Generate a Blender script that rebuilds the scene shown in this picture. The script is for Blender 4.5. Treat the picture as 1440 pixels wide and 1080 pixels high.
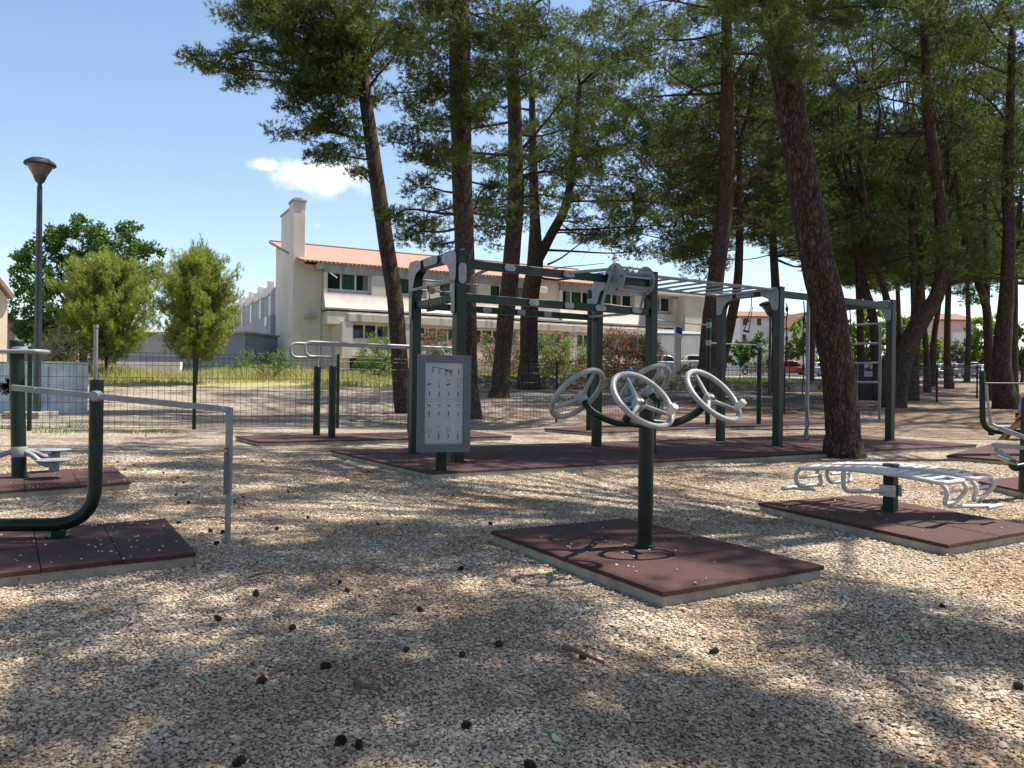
import bpy, math, random
import numpy as np
from mathutils import Vector, Matrix
R = random.Random(7)
NR = np.random.default_rng(11)
scene = bpy.context.scene
COL = scene.collection
for o in list(bpy.data.objects):
    bpy.data.objects.remove(o)

# ---------------------------------------------------------------- camera, sky, sun, exposure
F, H, TH = 1109.0, 1.05, 0.012          # focal length in photo pixels, eye height, slight roll
CT, ST = math.cos(TH), math.sin(TH)
cam = bpy.data.cameras.new('camera')
cam.sensor_width = 36.0
cam.lens = 36.0 * F / 1440.0
cam.clip_start, cam.clip_end = 0.05, 3000
cam_o = bpy.data.objects.new('camera', cam)
COL.objects.link(cam_o)
cam_o.matrix_world = Matrix(((CT, -ST, 0, 0), (0, 0, -1, 0), (ST, CT, 0, H), (0, 0, 0, 1)))
scene.camera = cam_o

SUN_EL = math.radians(62)
SUN_AZ = Vector((0.955, 0.297, 0)).normalized()     # towards the sun, on the ground
SUN = Vector((SUN_AZ.x * math.cos(SUN_EL), SUN_AZ.y * math.cos(SUN_EL), math.sin(SUN_EL)))
sun = bpy.data.lights.new('sun', 'SUN')
sun.energy = 5.0
sun.angle = math.radians(0.6)
sun.color = (1.0, 0.93, 0.82)
sun_o = bpy.data.objects.new('sun', sun)
COL.objects.link(sun_o)
sun_o.rotation_euler = SUN.to_track_quat('Z', 'Y').to_euler()

scene.view_settings.view_transform = 'Standard'
scene.view_settings.look = 'None'
scene.view_settings.exposure = 1.05
scene.view_settings.gamma = 1.0

world = bpy.data.worlds.new('World')
scene.world = world
world.use_nodes = True
wn, wl = world.node_tree.nodes, world.node_tree.links
wn.clear()
sky = wn.new('ShaderNodeTexSky')
sky.sky_type = 'NISHITA'
sky.sun_disc = False
sky.sun_elevation = SUN_EL
sky.sun_rotation = math.atan2(SUN.x, SUN.y)
sky.air_density = 1.0
sky.dust_density = 0.6
sky.ozone_density = 0.15
bg = wn.new('ShaderNodeBackground')
bg.inputs['Strength'].default_value = 0.1
wo = wn.new('ShaderNodeOutputWorld')

def pxdir(px, py):
    dx, dy = px - 720.0, 540.0 - py
    return Vector(((dx * CT - dy * ST) / F, 1.0, (dx * ST + dy * CT) / F))

# clouds: soft blots at real directions in the sky, broken up with noise
tc = wn.new('ShaderNodeTexCoord')
nz = wn.new('ShaderNodeTexNoise'); nz.inputs['Scale'].default_value = 26; nz.inputs['Detail'].default_value = 7
nz.inputs['Roughness'].default_value = 0.62
wl.new(tc.outputs['Generated'], nz.inputs['Vector'])
acc = None
for (px, py, rx, ry, s) in ((447, 250, 76, 30, 1.0), (375, 232, 26, 11, 0.85), (490, 240, 34, 20, .9), (451, 318, 16, 5, 0.28), (315, 346, 20, 5, .22), (700, 330, 60, 30, .25)):
    d = pxdir(px, py).normalized()
    mp = wn.new('ShaderNodeMapping'); mp.vector_type = 'TEXTURE'
    mp.inputs['Location'].default_value = d
    mp.inputs['Scale'].default_value = (rx / F, rx / F, ry / F)
    wl.new(tc.outputs['Generated'], mp.inputs['Vector'])
    ln = wn.new('ShaderNodeVectorMath'); ln.operation = 'LENGTH'
    wl.new(mp.outputs['Vector'], ln.inputs[0])
    mr = wn.new('ShaderNodeMapRange'); mr.inputs['From Min'].default_value = 1.15
    mr.inputs['From Max'].default_value = 0.1; mr.inputs['To Max'].default_value = s
    wl.new(ln.outputs['Value'], mr.inputs['Value'])
    if acc is None:
        acc = mr.outputs['Result']
    else:
        mx = wn.new('ShaderNodeMath'); mx.operation = 'MAXIMUM'
        wl.new(acc, mx.inputs[0]); wl.new(mr.outputs['Result'], mx.inputs[1]); acc = mx.outputs[0]
ad = wn.new('ShaderNodeMath'); ad.operation = 'MULTIPLY_ADD'; ad.inputs[1].default_value = 1.0
sb = wn.new('ShaderNodeMath'); sb.operation = 'MULTIPLY_ADD'; sb.inputs[1].default_value = 2.6; sb.inputs[2].default_value = -1.55
wl.new(nz.outputs['Fac'], sb.inputs[0])
wl.new(acc, ad.inputs[0]); wl.new(sb.outputs[0], ad.inputs[2])
m2 = wn.new('ShaderNodeMath'); m2.operation = 'MULTIPLY'; wl.new(acc, m2.inputs[0])
mr2 = wn.new('ShaderNodeMapRange'); mr2.inputs['From Min'].default_value = -0.15; mr2.inputs['From Max'].default_value = 0.45
wl.new(ad.outputs[0], mr2.inputs['Value']); wl.new(mr2.outputs['Result'], m2.inputs[1])
m3 = wn.new('ShaderNodeMath'); m3.operation = 'MULTIPLY'; m3.inputs[1].default_value = 1.5; m3.use_clamp = True
wl.new(m2.outputs[0], m3.inputs[0])
mixc = wn.new('ShaderNodeMix'); mixc.data_type = 'RGBA'
wl.new(m3.outputs[0], mixc.inputs['Factor'])
wl.new(sky.outputs['Color'], mixc.inputs['A'])
mixc.inputs['B'].default_value = (6.8, 7.0, 7.3, 1)
wl.new(mixc.outputs['Result'], bg.inputs['Color'])
wl.new(bg.outputs['Background'], wo.inputs['Surface'])

# ---------------------------------------------------------------- places
def terr(x, y):
    if y < 26: z = 0.0
    elif y < 50: z = 0.055 * (y - 26) - 0.055 * 2.0 * (1 - math.exp(-(y - 26) / 2.0))
    else: z = 1.21 + 0.033 * (y - 50)
    if y > 110: z = 1.21 + 0.033 * 60
    return z

def W(px, py, Y):
    return pxdir(px, py) * Y + Vector((0, 0, H))

def GP(px, py, z=0.0):
    d = pxdir(px, py)
    return Vector((0, 0, H)) + d * ((z - H) / d.z)

def G(px, py, lift=0.0):
    d = pxdir(px, py)
    y = 1.0
    while y < 140:
        if H + d.z * y <= terr(0, y) + lift: break
        y += 0.05
    p = d * y; return Vector((p.x, p.y, terr(0, y)))

# ---------------------------------------------------------------- materials
MATS = {}
def nt(name):
    m = bpy.data.materials.new(name); m.use_nodes = True
    return m, m.node_tree.nodes, m.node_tree.links, m.node_tree.nodes['Principled BSDF']

def ramp(n, stops):
    r = n.new('ShaderNodeValToRGB')
    e = r.color_ramp.elements
    while len(e) < len(stops): e.new(0.5)
    for i, (p, c) in enumerate(stops):
        e[i].position = p; e[i].color = (*c, 1)
    return r

def surf(name, c1, c2=None, rough=0.6, scale=6.0, bump=0.0, bscale=None, metal=0.0, stretch=(1, 1, 1), detail=6.0, spec=0.5, lo=0.35, hi=0.65):
    """painted / plain surface: two tones of noise plus optional bump."""
    m, n, l, b = nt(name)
    c2 = c2 or tuple(x * 0.8 for x in c1)
    t = n.new('ShaderNodeTexCoord'); mp = n.new('ShaderNodeMapping'); mp.inputs['Scale'].default_value = stretch
    l.new(t.outputs['Object'], mp.inputs['Vector'])
    z = n.new('ShaderNodeTexNoise'); z.inputs['Scale'].default_value = scale; z.inputs['Detail'].default_value = detail
    z.inputs['Roughness'].default_value = 0.62
    l.new(mp.outputs['Vector'], z.inputs['Vector'])
    r = ramp(n, [(lo, c2), (hi, c1)])
    l.new(z.outputs['Fac'], r.inputs['Fac']); l.new(r.outputs['Color'], b.inputs['Base Color'])
    b.inputs['Roughness'].default_value = rough; b.inputs['Metallic'].default_value = metal
    b.inputs['Specular IOR Level'].default_value = spec
    if bump:
        z2 = n.new('ShaderNodeTexNoise'); z2.inputs['Scale'].default_value = bscale or scale * 5; z2.inputs['Detail'].default_value = 5
        l.new(mp.outputs['Vector'], z2.inputs['Vector'])
        bp = n.new('ShaderNodeBump'); bp.inputs['Strength'].default_value = bump; bp.inputs['Distance'].default_value = 0.02
        l.new(z2.outputs['Fac'], bp.inputs['Height']); l.new(bp.outputs['Normal'], b.inputs['Normal'])
    MATS[name] = m
    return m

surf('green_paint', (0.004, 0.021, 0.016), (0.0025, 0.013, 0.010), rough=0.38, scale=9, bump=0.04, spec=.32)
surf('grey_paint', (0.27, 0.29, 0.32), (0.20, 0.215, 0.24), rough=0.42, scale=14, bump=0.05)
surf('white_paint', (0.62, 0.61, 0.58), (0.48, 0.47, 0.44), rough=0.4, scale=12, bump=0.05)
surf('wheel_paint', (0.33, 0.345, 0.355), (0.26, 0.275, 0.285), rough=0.4, scale=16, bump=0.04)
surf('knob_plastic', (0.72, 0.70, 0.62), (0.6, 0.58, 0.5), rough=0.5, scale=30)
surf('bolt_metal', (0.5, 0.5, 0.5), (0.3, 0.3, 0.3), rough=0.35, metal=0.8, scale=40)
surf('black_rubber', (0.02, 0.02, 0.022), (0.012, 0.012, 0.012), rough=0.7, scale=30)
surf('rubber_mat', (0.078, 0.031, 0.030), (0.048, 0.019, 0.020), rough=0.85, scale=5, bump=0.5, bscale=260)
def matmat():
    m = MATS['rubber_mat']; n, l = m.node_tree.nodes, m.node_tree.links; b = n['Principled BSDF']
    g = n.new('ShaderNodeNewGeometry'); z = n.new('ShaderNodeTexNoise'); z.inputs['Scale'].default_value = 240; z.inputs['Detail'].default_value = 2
    z2 = n.new('ShaderNodeTexNoise'); z2.inputs['Scale'].default_value = 2.3; z2.inputs['Detail'].default_value = 9; z2.inputs['Roughness'].default_value = .7
    for q in (z, z2): l.new(g.outputs['Position'], q.inputs['Vector'])
    r = ramp(n, [(0.35, (0.018, 0.008, 0.009)), (0.6, (0.078, 0.025, 0.023)), (0.75, (0.14, 0.06, 0.052))]); l.new(z.outputs['Fac'], r.inputs['Fac'])
    r2 = ramp(n, [(0.48, (0, 0, 0)), (0.75, (0.30, 0.30, 0.30))]); l.new(z2.outputs['Fac'], r2.inputs['Fac'])
    mx = n.new('ShaderNodeMix'); mx.data_type = 'RGBA'; l.new(r2.outputs['Color'], mx.inputs['Factor']); l.new(r.outputs['Color'], mx.inputs['A']); mx.inputs['B'].default_value = (0.11, 0.07, 0.058, 1)
    l.new(mx.outputs['Result'], b.inputs['Base Color'])
matmat()
surf('mat_edge', (0.035, 0.016, 0.016), (0.02, 0.01, 0.01), rough=0.9, scale=20)
surf('concrete', (0.42, 0.38, 0.32), (0.26, 0.23, 0.19), rough=0.9, scale=7, bump=0.5, bscale=60)
surf('cast_concrete', (0.42, 0.41, 0.40), (0.24, 0.23, 0.23), rough=0.9, scale=1.4, bump=0.4, bscale=14, stretch=(1, 1, .5))
surf('plaster', (0.70, 0.64, 0.57), (0.55, 0.50, 0.45), rough=0.9, scale=0.7, bump=0.15, bscale=20, stretch=(1, 1, .35))
surf('plaster_shade', (0.36, 0.37, 0.40), (0.30, 0.31, 0.33), rough=0.9, scale=0.6, bump=0.15, bscale=20)  # darker, bluer copy of the plaster: shade put into the wall colour
surf('plaster_stained', (0.58, 0.54, 0.49), (0.30, 0.28, 0.26), rough=0.9, scale=1.2, bump=0.3, bscale=20, stretch=(1.6, 1.6, .22), lo=0.3, hi=0.5)
surf('white_wall', (0.76, 0.74, 0.72), (0.64, 0.62, 0.6), rough=0.9, scale=0.8, bump=0.1)
surf('pink_wall', (0.62, 0.47, 0.42), (0.52, 0.40, 0.36), rough=0.9, scale=0.8)
surf('cream_wall', (0.66, 0.55, 0.42), (0.55, 0.45, 0.34), rough=0.9, scale=0.8)
surf('brown_wall', (0.26, 0.21, 0.16), (0.2, 0.16, 0.12), rough=0.9, scale=0.8)
surf('window_frame', (0.74, 0.72, 0.68), (0.62, 0.6, 0.56), rough=0.5, scale=3)
surf('curtain_green', (0.02, 0.13, 0.07), (0.008, 0.05, 0.03), rough=0.8, scale=2.0, stretch=(14, 14, .5))
surf('curtain_grey', (0.30, 0.33, 0.30), (0.15, 0.17, 0.16), rough=0.8, scale=2.0, stretch=(14, 14, .5))
surf('red_shutter', (0.14, 0.03, 0.03), (0.09, 0.02, 0.02), rough=0.7, scale=8)
surf('orange_shade', (0.45, 0.16, 0.05), (0.3, 0.1, 0.03), rough=0.8, scale=3)
surf('asphalt', (0.085, 0.085, 0.088), (0.05, 0.05, 0.052), rough=0.95, scale=3, bump=0.3, bscale=80)
surf('pale_road', (0.42, 0.40, 0.37), (0.30, 0.28, 0.26), rough=0.95, scale=2, bump=0.2, bscale=60)
surf('lamp_paint', (0.04, 0.05, 0.065), (0.025, 0.032, 0.042), rough=0.4, scale=8, stretch=(1, 1, .3))
surf('lamp_glass', (0.16, 0.13, 0.11), (0.08, 0.065, 0.055), rough=0.15, scale=6)
surf('cabinet_paint', (0.58, 0.62, 0.66), (0.34, 0.38, 0.42), rough=0.7, scale=2.5, bump=0.1)
surf('dark_spray', (0.05, 0.055, 0.06), (0.10, 0.11, 0.12), rough=0.8, scale=12)
surf('wire', (0.015, 0.022, 0.018), (0.01, 0.014, 0.012), rough=0.35, scale=9)
surf('hydrant_blue', (0.02, 0.10, 0.40), (0.015, 0.06, 0.26), rough=0.4, scale=10)
surf('sheet_paper', (0.42, 0.44, 0.49), (0.37, 0.39, 0.43), rough=0.35, scale=5)
surf('board_frame', (0.12, 0.145, 0.18), (0.09, 0.11, 0.14), rough=0.5, scale=5)
surf('ink', (0.02, 0.02, 0.025), (0.04, 0.04, 0.05), rough=0.6, scale=9)
surf('ink_red', (0.35, 0.03, 0.03), (0.25, 0.02, 0.02), rough=0.6, scale=9)
surf('skin', (0.36, 0.17, 0.11), (0.30, 0.13, 0.085), rough=0.55, scale=12)
surf('lilac_cloth', (0.36, 0.34, 0.55), (0.28, 0.26, 0.45), rough=0.9, scale=8, bump=.2)
surf('black_cloth', (0.012, 0.012, 0.014), (0.02, 0.02, 0.02), rough=0.9, scale=8, bump=.2)
surf('hair', (0.03, 0.018, 0.01), (0.015, 0.01, 0.006), rough=0.6, scale=40)
surf('cone_brown', (0.075, 0.050, 0.036), (0.02, 0.013, 0.010), rough=0.85, scale=60, bump=.5)
surf('twig', (0.20, 0.14, 0.10), (0.10, 0.07, 0.05), rough=0.9, scale=30, bump=.4)
surf('wood_prop', (0.20, 0.15, 0.10), (0.1, 0.07, 0.05), rough=0.9, scale=20, bump=.4)
surf('yellow_strap', (0.35, 0.22, 0.12), (0.25, 0.15, 0.08), rough=0.8, scale=20)
surf('tyre', (0.015, 0.015, 0.016), (0.02, 0.02, 0.02), rough=0.85, scale=20)
surf('rim', (0.45, 0.45, 0.46), (0.3, 0.3, 0.3), rough=0.3, metal=.7, scale=20)
surf('tail_red', (0.4, 0.01, 0.01), (0.25, 0.01, 0.01), rough=0.3, scale=8)
surf('head_lamp', (0.7, 0.7, 0.7), (0.5, 0.5, 0.5), rough=0.15, scale=8)
for nm, c in (('car_red', (0.50, 0.018, 0.014)), ('car_white', (0.75, 0.75, 0.74)), ('car_blue', (0.30, 0.45, 0.55)), ('car_silver', (0.42, 0.43, 0.45)),
              ('car_dark', (0.03, 0.04, 0.06)), ('car_wine', (0.16, 0.03, 0.04)), ('car_teal', (0.12, 0.22, 0.28))):
    mm = surf(nm, c, tuple(x * .92 for x in c), rough=0.28, scale=3)
    mm.node_tree.nodes['Principled BSDF'].inputs['Coat Weight'].default_value = 0.6
g_, n_, l_, b_ = nt('glass_dark')
b_.inputs['Base Color'].default_value = (0.018, 0.022, 0.024, 1); b_.inputs['Roughness'].default_value = 0.06
MATS['glass_dark'] = g_
g_, n_, l_, b_ = nt('tile_roof')
t = n_.new('ShaderNodeTexCoord'); wv = n_.new('ShaderNodeTexWave'); wv.wave_type = 'BANDS'; wv.bands_direction = 'X'
wv.inputs['Scale'].default_value = 0.44; wv.inputs['Distortion'].default_value = 0.3
l_.new(t.outputs['UV'], wv.inputs['Vector'])
wv2 = n_.new('ShaderNodeTexWave'); wv2.bands_direction = 'Y'; wv2.inputs['Scale'].default_value = 0.8; wv2.inputs['Distortion'].default_value = 0.5
l_.new(t.outputs['UV'], wv2.inputs['Vector'])
zn = n_.new('ShaderNodeTexNoise'); zn.inputs['Scale'].default_value = 2.2; zn.inputs['Detail'].default_value = 8
l_.new(t.outputs['UV'], zn.inputs['Vector'])
rr = ramp(n_, [(0.3, (0.34, 0.17, 0.12)), (0.7, (0.50, 0.31, 0.23))]); l_.new(zn.outputs['Fac'], rr.inputs['Fac'])
rw = ramp(n_, [(0.1, (0.30, 0.24, 0.22)), (0.6, (1, 1, 1))]); l_.new(wv.outputs['Fac'], rw.inputs['Fac'])
mm = n_.new('ShaderNodeMix'); mm.data_type = 'RGBA'; mm.blend_type = 'MULTIPLY'; mm.inputs['Factor'].default_value = 0.75
l_.new(rr.outputs['Color'], mm.inputs['A']); l_.new(rw.outputs['Color'], mm.inputs['B'])
l_.new(mm.outputs['Result'], b_.inputs['Base Color']); b_.inputs['Roughness'].default_value = 0.9
bp = n_.new('ShaderNodeBump'); bp.inputs['Distance'].default_value = 0.05; l_.new(wv.outputs['Fac'], bp.inputs['Height']); l_.new(bp.outputs['Normal'], b_.inputs['Normal'])
MATS['tile_roof'] = g_

def leafmat(name, c1, c2, trans=0.3, scale=0.6, rough=0.6):
    m, n, l, b = nt(name)
    t = n.new('ShaderNodeTexCoord')
    z = n.new('ShaderNodeTexNoise'); z.inputs['Scale'].default_value = scale; z.inputs['Detail'].default_value = 3
    l.new(t.outputs['Object'], z.inputs['Vector'])
    g = n.new('ShaderNodeNewGeometry')
    mx = n.new('ShaderNodeMath'); mx.operation = 'MULTIPLY_ADD'; mx.inputs[1].default_value = 0.5
    md = n.new('ShaderNodeMath'); md.operation = 'MULTIPLY_ADD'; md.inputs[1].default_value = 1.3; md.inputs[2].default_value = -0.4
    l.new(z.outputs['Fac'], md.inputs[0])
    l.new(g.outputs['Random Per Island'], mx.inputs[0]); l.new(md.outputs[0], mx.inputs[2])
    r = ramp(n, [(0.15, c2), (0.85, c1)])
    l.new(mx.outputs[0], r.inputs['Fac']); l.new(r.outputs['Color'], b.inputs['Base Color'])
    b.inputs['Roughness'].default_value = rough
    b.inputs['Specular IOR Level'].default_value = 0.3
    tr = n.new('ShaderNodeBsdfTranslucent'); l.new(r.outputs['Color'], tr.inputs['Color'])
    ms = n.new('ShaderNodeMixShader'); ms.inputs['Fac'].default_value = trans
    l.new(b.outputs[0], ms.inputs[1]); l.new(tr.outputs[0], ms.inputs[2])
    l.new(ms.outputs[0], n['Material Output'].inputs['Surface'])
    MATS[name] = m
leafmat('pine_needles', (0.185, 0.240, 0.050), (0.013, 0.030, 0.011), 0.45, 0.9)
leafmat('young_pine_needles', (0.34, 0.38, 0.07), (0.16, 0.22, 0.045), 0.45, 1.0)
leafmat('broad_leaves', (0.11, 0.20, 0.035), (0.05, 0.10, 0.02), 0.4, 0.7)
leafmat('bright_leaves', (0.24, 0.34, 0.05), (0.12, 0.20, 0.03), 0.5, 0.7)
leafmat('oleander_leaves', (0.16, 0.22, 0.06), (0.07, 0.11, 0.03), 0.35, 1.0)
leafmat('grey_leaves', (0.22, 0.25, 0.17), (0.12, 0.15, 0.09), 0.35, 1.0)
leafmat('pink_flowers', (0.62, 0.22, 0.24), (0.42, 0.12, 0.15), 0.3, 1.0)
leafmat('white_flowers', (0.75, 0.72, 0.66), (0.55, 0.52, 0.45), 0.3, 1.0)
leafmat('dry_grass', (0.50, 0.46, 0.20), (0.26, 0.30, 0.08), 0.4, 0.25)
leafmat('weed_leaves', (0.18, 0.28, 0.06), (0.10, 0.17, 0.03), 0.4, 1.0)
leafmat('dry_needles', (0.30, 0.15, 0.07), (0.16, 0.08, 0.04), 0.1, 3)

def barkmat(name, c1, c2, c3):
    m, n, l, b = nt(name)
    t = n.new('ShaderNodeTexCoord'); mp = n.new('ShaderNodeMapping'); mp.inputs['Scale'].default_value = (1, 1, .32)
    l.new(t.outputs['Object'], mp.inputs['Vector'])
    v = n.new('ShaderNodeTexVoronoi'); v.feature = 'DISTANCE_TO_EDGE'; v.inputs['Scale'].default_value = 24
    z = n.new('ShaderNodeTexNoise'); z.inputs['Scale'].default_value = 9; z.inputs['Detail'].default_value = 8; z.inputs['Roughness'].default_value = .7
    l.new(mp.outputs['Vector'], z.inputs['Vector'])
    ad = n.new('ShaderNodeMix'); ad.data_type = 'RGBA'; ad.inputs['Factor'].default_value = 0.18
    l.new(mp.outputs['Vector'], ad.inputs['A']); l.new(z.outputs['Color'], ad.inputs['B']); l.new(ad.outputs['Result'], v.inputs['Vector'])
    r1 = ramp(n, [(0.0, c3), (0.12, c2), (0.4, c1)]); l.new(v.outputs['Distance'], r1.inputs['Fac'])
    r2 = ramp(n, [(0.3, (0.45, 0.42, 0.42)), (0.7, (1.25, 1.15, 1.1))]); l.new(z.outputs['Fac'], r2.inputs['Fac'])
    mu = n.new('ShaderNodeMix'); mu.data_type = 'RGBA'; mu.blend_type = 'MULTIPLY'; mu.inputs['Factor'].default_value = 1
    l.new(r1.outputs['Color'], mu.inputs['A']); l.new(r2.outputs['Color'], mu.inputs['B'])
    l.new(mu.outputs['Result'], b.inputs['Base Color'])
    b.inputs['Roughness'].default_value = 0.95; b.inputs['Specular IOR Level'].default_value = 0.2
    su = n.new('ShaderNodeMath'); su.operation = 'MULTIPLY_ADD'; su.inputs[1].default_value = 0.5
    l.new(z.outputs['Fac'], su.inputs[0]); 
    mn = n.new('ShaderNodeMath'); mn.operation = 'MINIMUM'; mn.inputs[1].default_value = 0.3; l.new(v.outputs['Distance'], mn.inputs[0])
    l.new(mn.outputs[0], su.inputs[2])
    bp = n.new('ShaderNodeBump'); bp.inputs['Distance'].default_value = 0.06; bp.inputs['Strength'].default_value = 0.9
    l.new(su.outputs[0], bp.inputs['Height']); l.new(bp.outputs['Normal'], b.inputs['Normal'])
    MATS[name] = m
barkmat('pine_bark', (0.165, 0.130, 0.110), (0.095, 0.070, 0.057), (0.022, 0.015, 0.012))
barkmat('pine_bark_red', (0.170, 0.122, 0.098), (0.105, 0.072, 0.056), (0.030, 0.020, 0.016))

# gravel ground
def gravelmat():
    m, n, l, b = nt('gravel')
    g = n.new('ShaderNodeNewGeometry')
    v = n.new('ShaderNodeTexVoronoi'); v.inputs['Scale'].default_value = 42; v.feature = 'F1'
    ve = n.new('ShaderNodeTexVoronoi'); ve.inputs['Scale'].default_value = 42; ve.feature = 'DISTANCE_TO_EDGE'
    for q in (v, ve): l.new(g.outputs['Position'], q.inputs['Vector'])
    sx = n.new('ShaderNodeSeparateColor'); l.new(v.outputs['Color'], sx.inputs['Color'])
    r = ramp(n, [(0.0, (0.13, 0.10, 0.075)), (0.25, (0.31, 0.255, 0.20)), (0.6, (0.49, 0.42, 0.33)), (1.0, (0.65, 0.58, 0.46))])
    l.new(sx.outputs['Red'], r.inputs['Fac'])
    re = ramp(n, [(0.0, (0.22, 0.18, 0.15)), (0.16, (1, 1, 1))]); l.new(ve.outputs['Distance'], re.inputs['Fac'])
    mu = n.new('ShaderNodeMix'); mu.data_type = 'RGBA'; mu.blend_type = 'MULTIPLY'; mu.inputs['Factor'].default_value = 1
    l.new(r.outputs['Color'], mu.inputs['A']); l.new(re.outputs['Color'], mu.inputs['B'])
    z = n.new('ShaderNodeTexNoise'); z.inputs['Scale'].default_value = 0.9; z.inputs['Detail'].default_value = 9; z.inputs['Roughness'].default_value = .68
    l.new(g.outputs['Position'], z.inputs['Vector'])
    # more brown needle litter under the big pines on the right and far off
    sp = n.new('ShaderNodeSeparateXYZ'); l.new(g.outputs['Position'], sp.inputs[0])
    mr = n.new('ShaderNodeMapRange'); mr.inputs['From Min'].default_value = 11; mr.inputs['From Max'].default_value = 22; mr.inputs['To Max'].default_value = 0.15
    l.new(sp.outputs['Y'], mr.inputs['Value'])
    mr3 = n.new('ShaderNodeMapRange'); mr3.inputs['From Min'].default_value = -2; mr3.inputs['From Max'].default_value = 6; mr3.inputs['To Max'].default_value = 1.0
    l.new(sp.outputs['X'], mr3.inputs['Value'])
    mm_ = n.new('ShaderNodeMath'); mm_.operation = 'MULTIPLY'; l.new(mr.outputs['Result'], mm_.inputs[0]); l.new(mr3.outputs['Result'], mm_.inputs[1])
    sm = n.new('ShaderNodeMath'); sm.operation = 'ADD'; l.new(z.outputs['Fac'], sm.inputs[0]); l.new(mm_.outputs[0], sm.inputs[1])
    rl = ramp(n, [(0.50, (0, 0, 0)), (0.66, (0.8, 0.8, 0.8))]); l.new(sm.outputs[0], rl.inputs['Fac'])
    z2 = n.new('ShaderNodeTexNoise'); z2.inputs['Scale'].default_value = 30; z2.inputs['Detail'].default_value = 6
    l.new(g.outputs['Position'], z2.inputs['Vector'])
    r2 = ramp(n, [(0.35, (0.07, 0.038, 0.024)), (0.65, (0.27, 0.165, 0.105))]); l.new(z2.outputs['Fac'], r2.inputs['Fac'])
    z4 = n.new('ShaderNodeTexNoise'); z4.inputs['Scale'].default_value = 1.7; z4.inputs['Detail'].default_value = 10; z4.inputs['Roughness'].default_value = .75
    l.new(g.outputs['Position'], z4.inputs['Vector'])
    r4 = ramp(n, [(0.36, (0.45, 0.42, 0.40)), (0.6, (1.2, 1.15, 1.1))]); l.new(z4.outputs['Fac'], r4.inputs['Fac'])
    m4 = n.new('ShaderNodeMix'); m4.data_type = 'RGBA'; m4.blend_type = 'MULTIPLY'; m4.inputs['Factor'].default_value = .9
    l.new(r2.outputs['Color'], m4.inputs['A']); l.new(r4.outputs['Color'], m4.inputs['B']); r2 = m4
    mi = n.new('ShaderNodeMix'); mi.data_type = 'RGBA'
    l.new(rl.outputs['Color'], mi.inputs['Factor']); l.new(mu.outputs['Result'], mi.inputs['A']); l.new(r2.outputs['Result'], mi.inputs['B'])
    l.new(mi.outputs['Result'], b.inputs['Base Color']); b.inputs['Roughness'].default_value = 0.95
    b.inputs['Specular IOR Level'].default_value = 0.2
    mn = n.new('ShaderNodeMath'); mn.operation = 'MINIMUM'; mn.inputs[1].default_value = 0.2; l.new(ve.outputs['Distance'], mn.inputs[0])
    z3 = n.new('ShaderNodeMath'); z3.operation = 'MULTIPLY_ADD'; z3.inputs[1].default_value = 0.35
    l.new(sx.outputs['Green'], z3.inputs[0]); l.new(mn.outputs[0], z3.inputs[2])
    bp = n.new('ShaderNodeBump'); bp.inputs['Distance'].default_value = 0.03; bp.inputs['Strength'].default_value = 0.9
    l.new(z3.outputs[0], bp.inputs['Height']); l.new(bp.outputs['Normal'], b.inputs['Normal'])
    MATS['gravel'] = m
gravelmat()
def stonemat():
    m, n, l, b = nt('stones')
    g = n.new('ShaderNodeNewGeometry')
    r = ramp(n, [(0.0, (0.17, 0.125, 0.09)), (0.12, (0.37, 0.30, 0.23)), (0.55, (0.53, 0.455, 0.355)), (0.9, (0.68, 0.60, 0.48)), (1.0, (0.42, 0.23, 0.13))])
    l.new(g.outputs['Random Per Island'], r.inputs['Fac'])
    z = n.new('ShaderNodeTexNoise'); z.inputs['Scale'].default_value = 0.8; z.inputs['Detail'].default_value = 7; z.inputs['Roughness'].default_value = .65
    l.new(g.outputs['Position'], z.inputs['Vector'])
    r2 = ramp(n, [(0.38, (0.70, 0.59, 0.50)), (0.58, (1, 1, 1))]); l.new(z.outputs['Fac'], r2.inputs['Fac'])
    mu = n.new('ShaderNodeMix'); mu.data_type = 'RGBA'; mu.blend_type = 'MULTIPLY'; mu.inputs['Factor'].default_value = 1
    l.new(r.outputs['Color'], mu.inputs['A']); l.new(r2.outputs['Color'], mu.inputs['B'])
    l.new(mu.outputs['Result'], b.inputs['Base Color']); b.inputs['Roughness'].default_value = 0.9; b.inputs['Specular IOR Level'].default_value = 0.25
    MATS['stones'] = m
stonemat()
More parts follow.
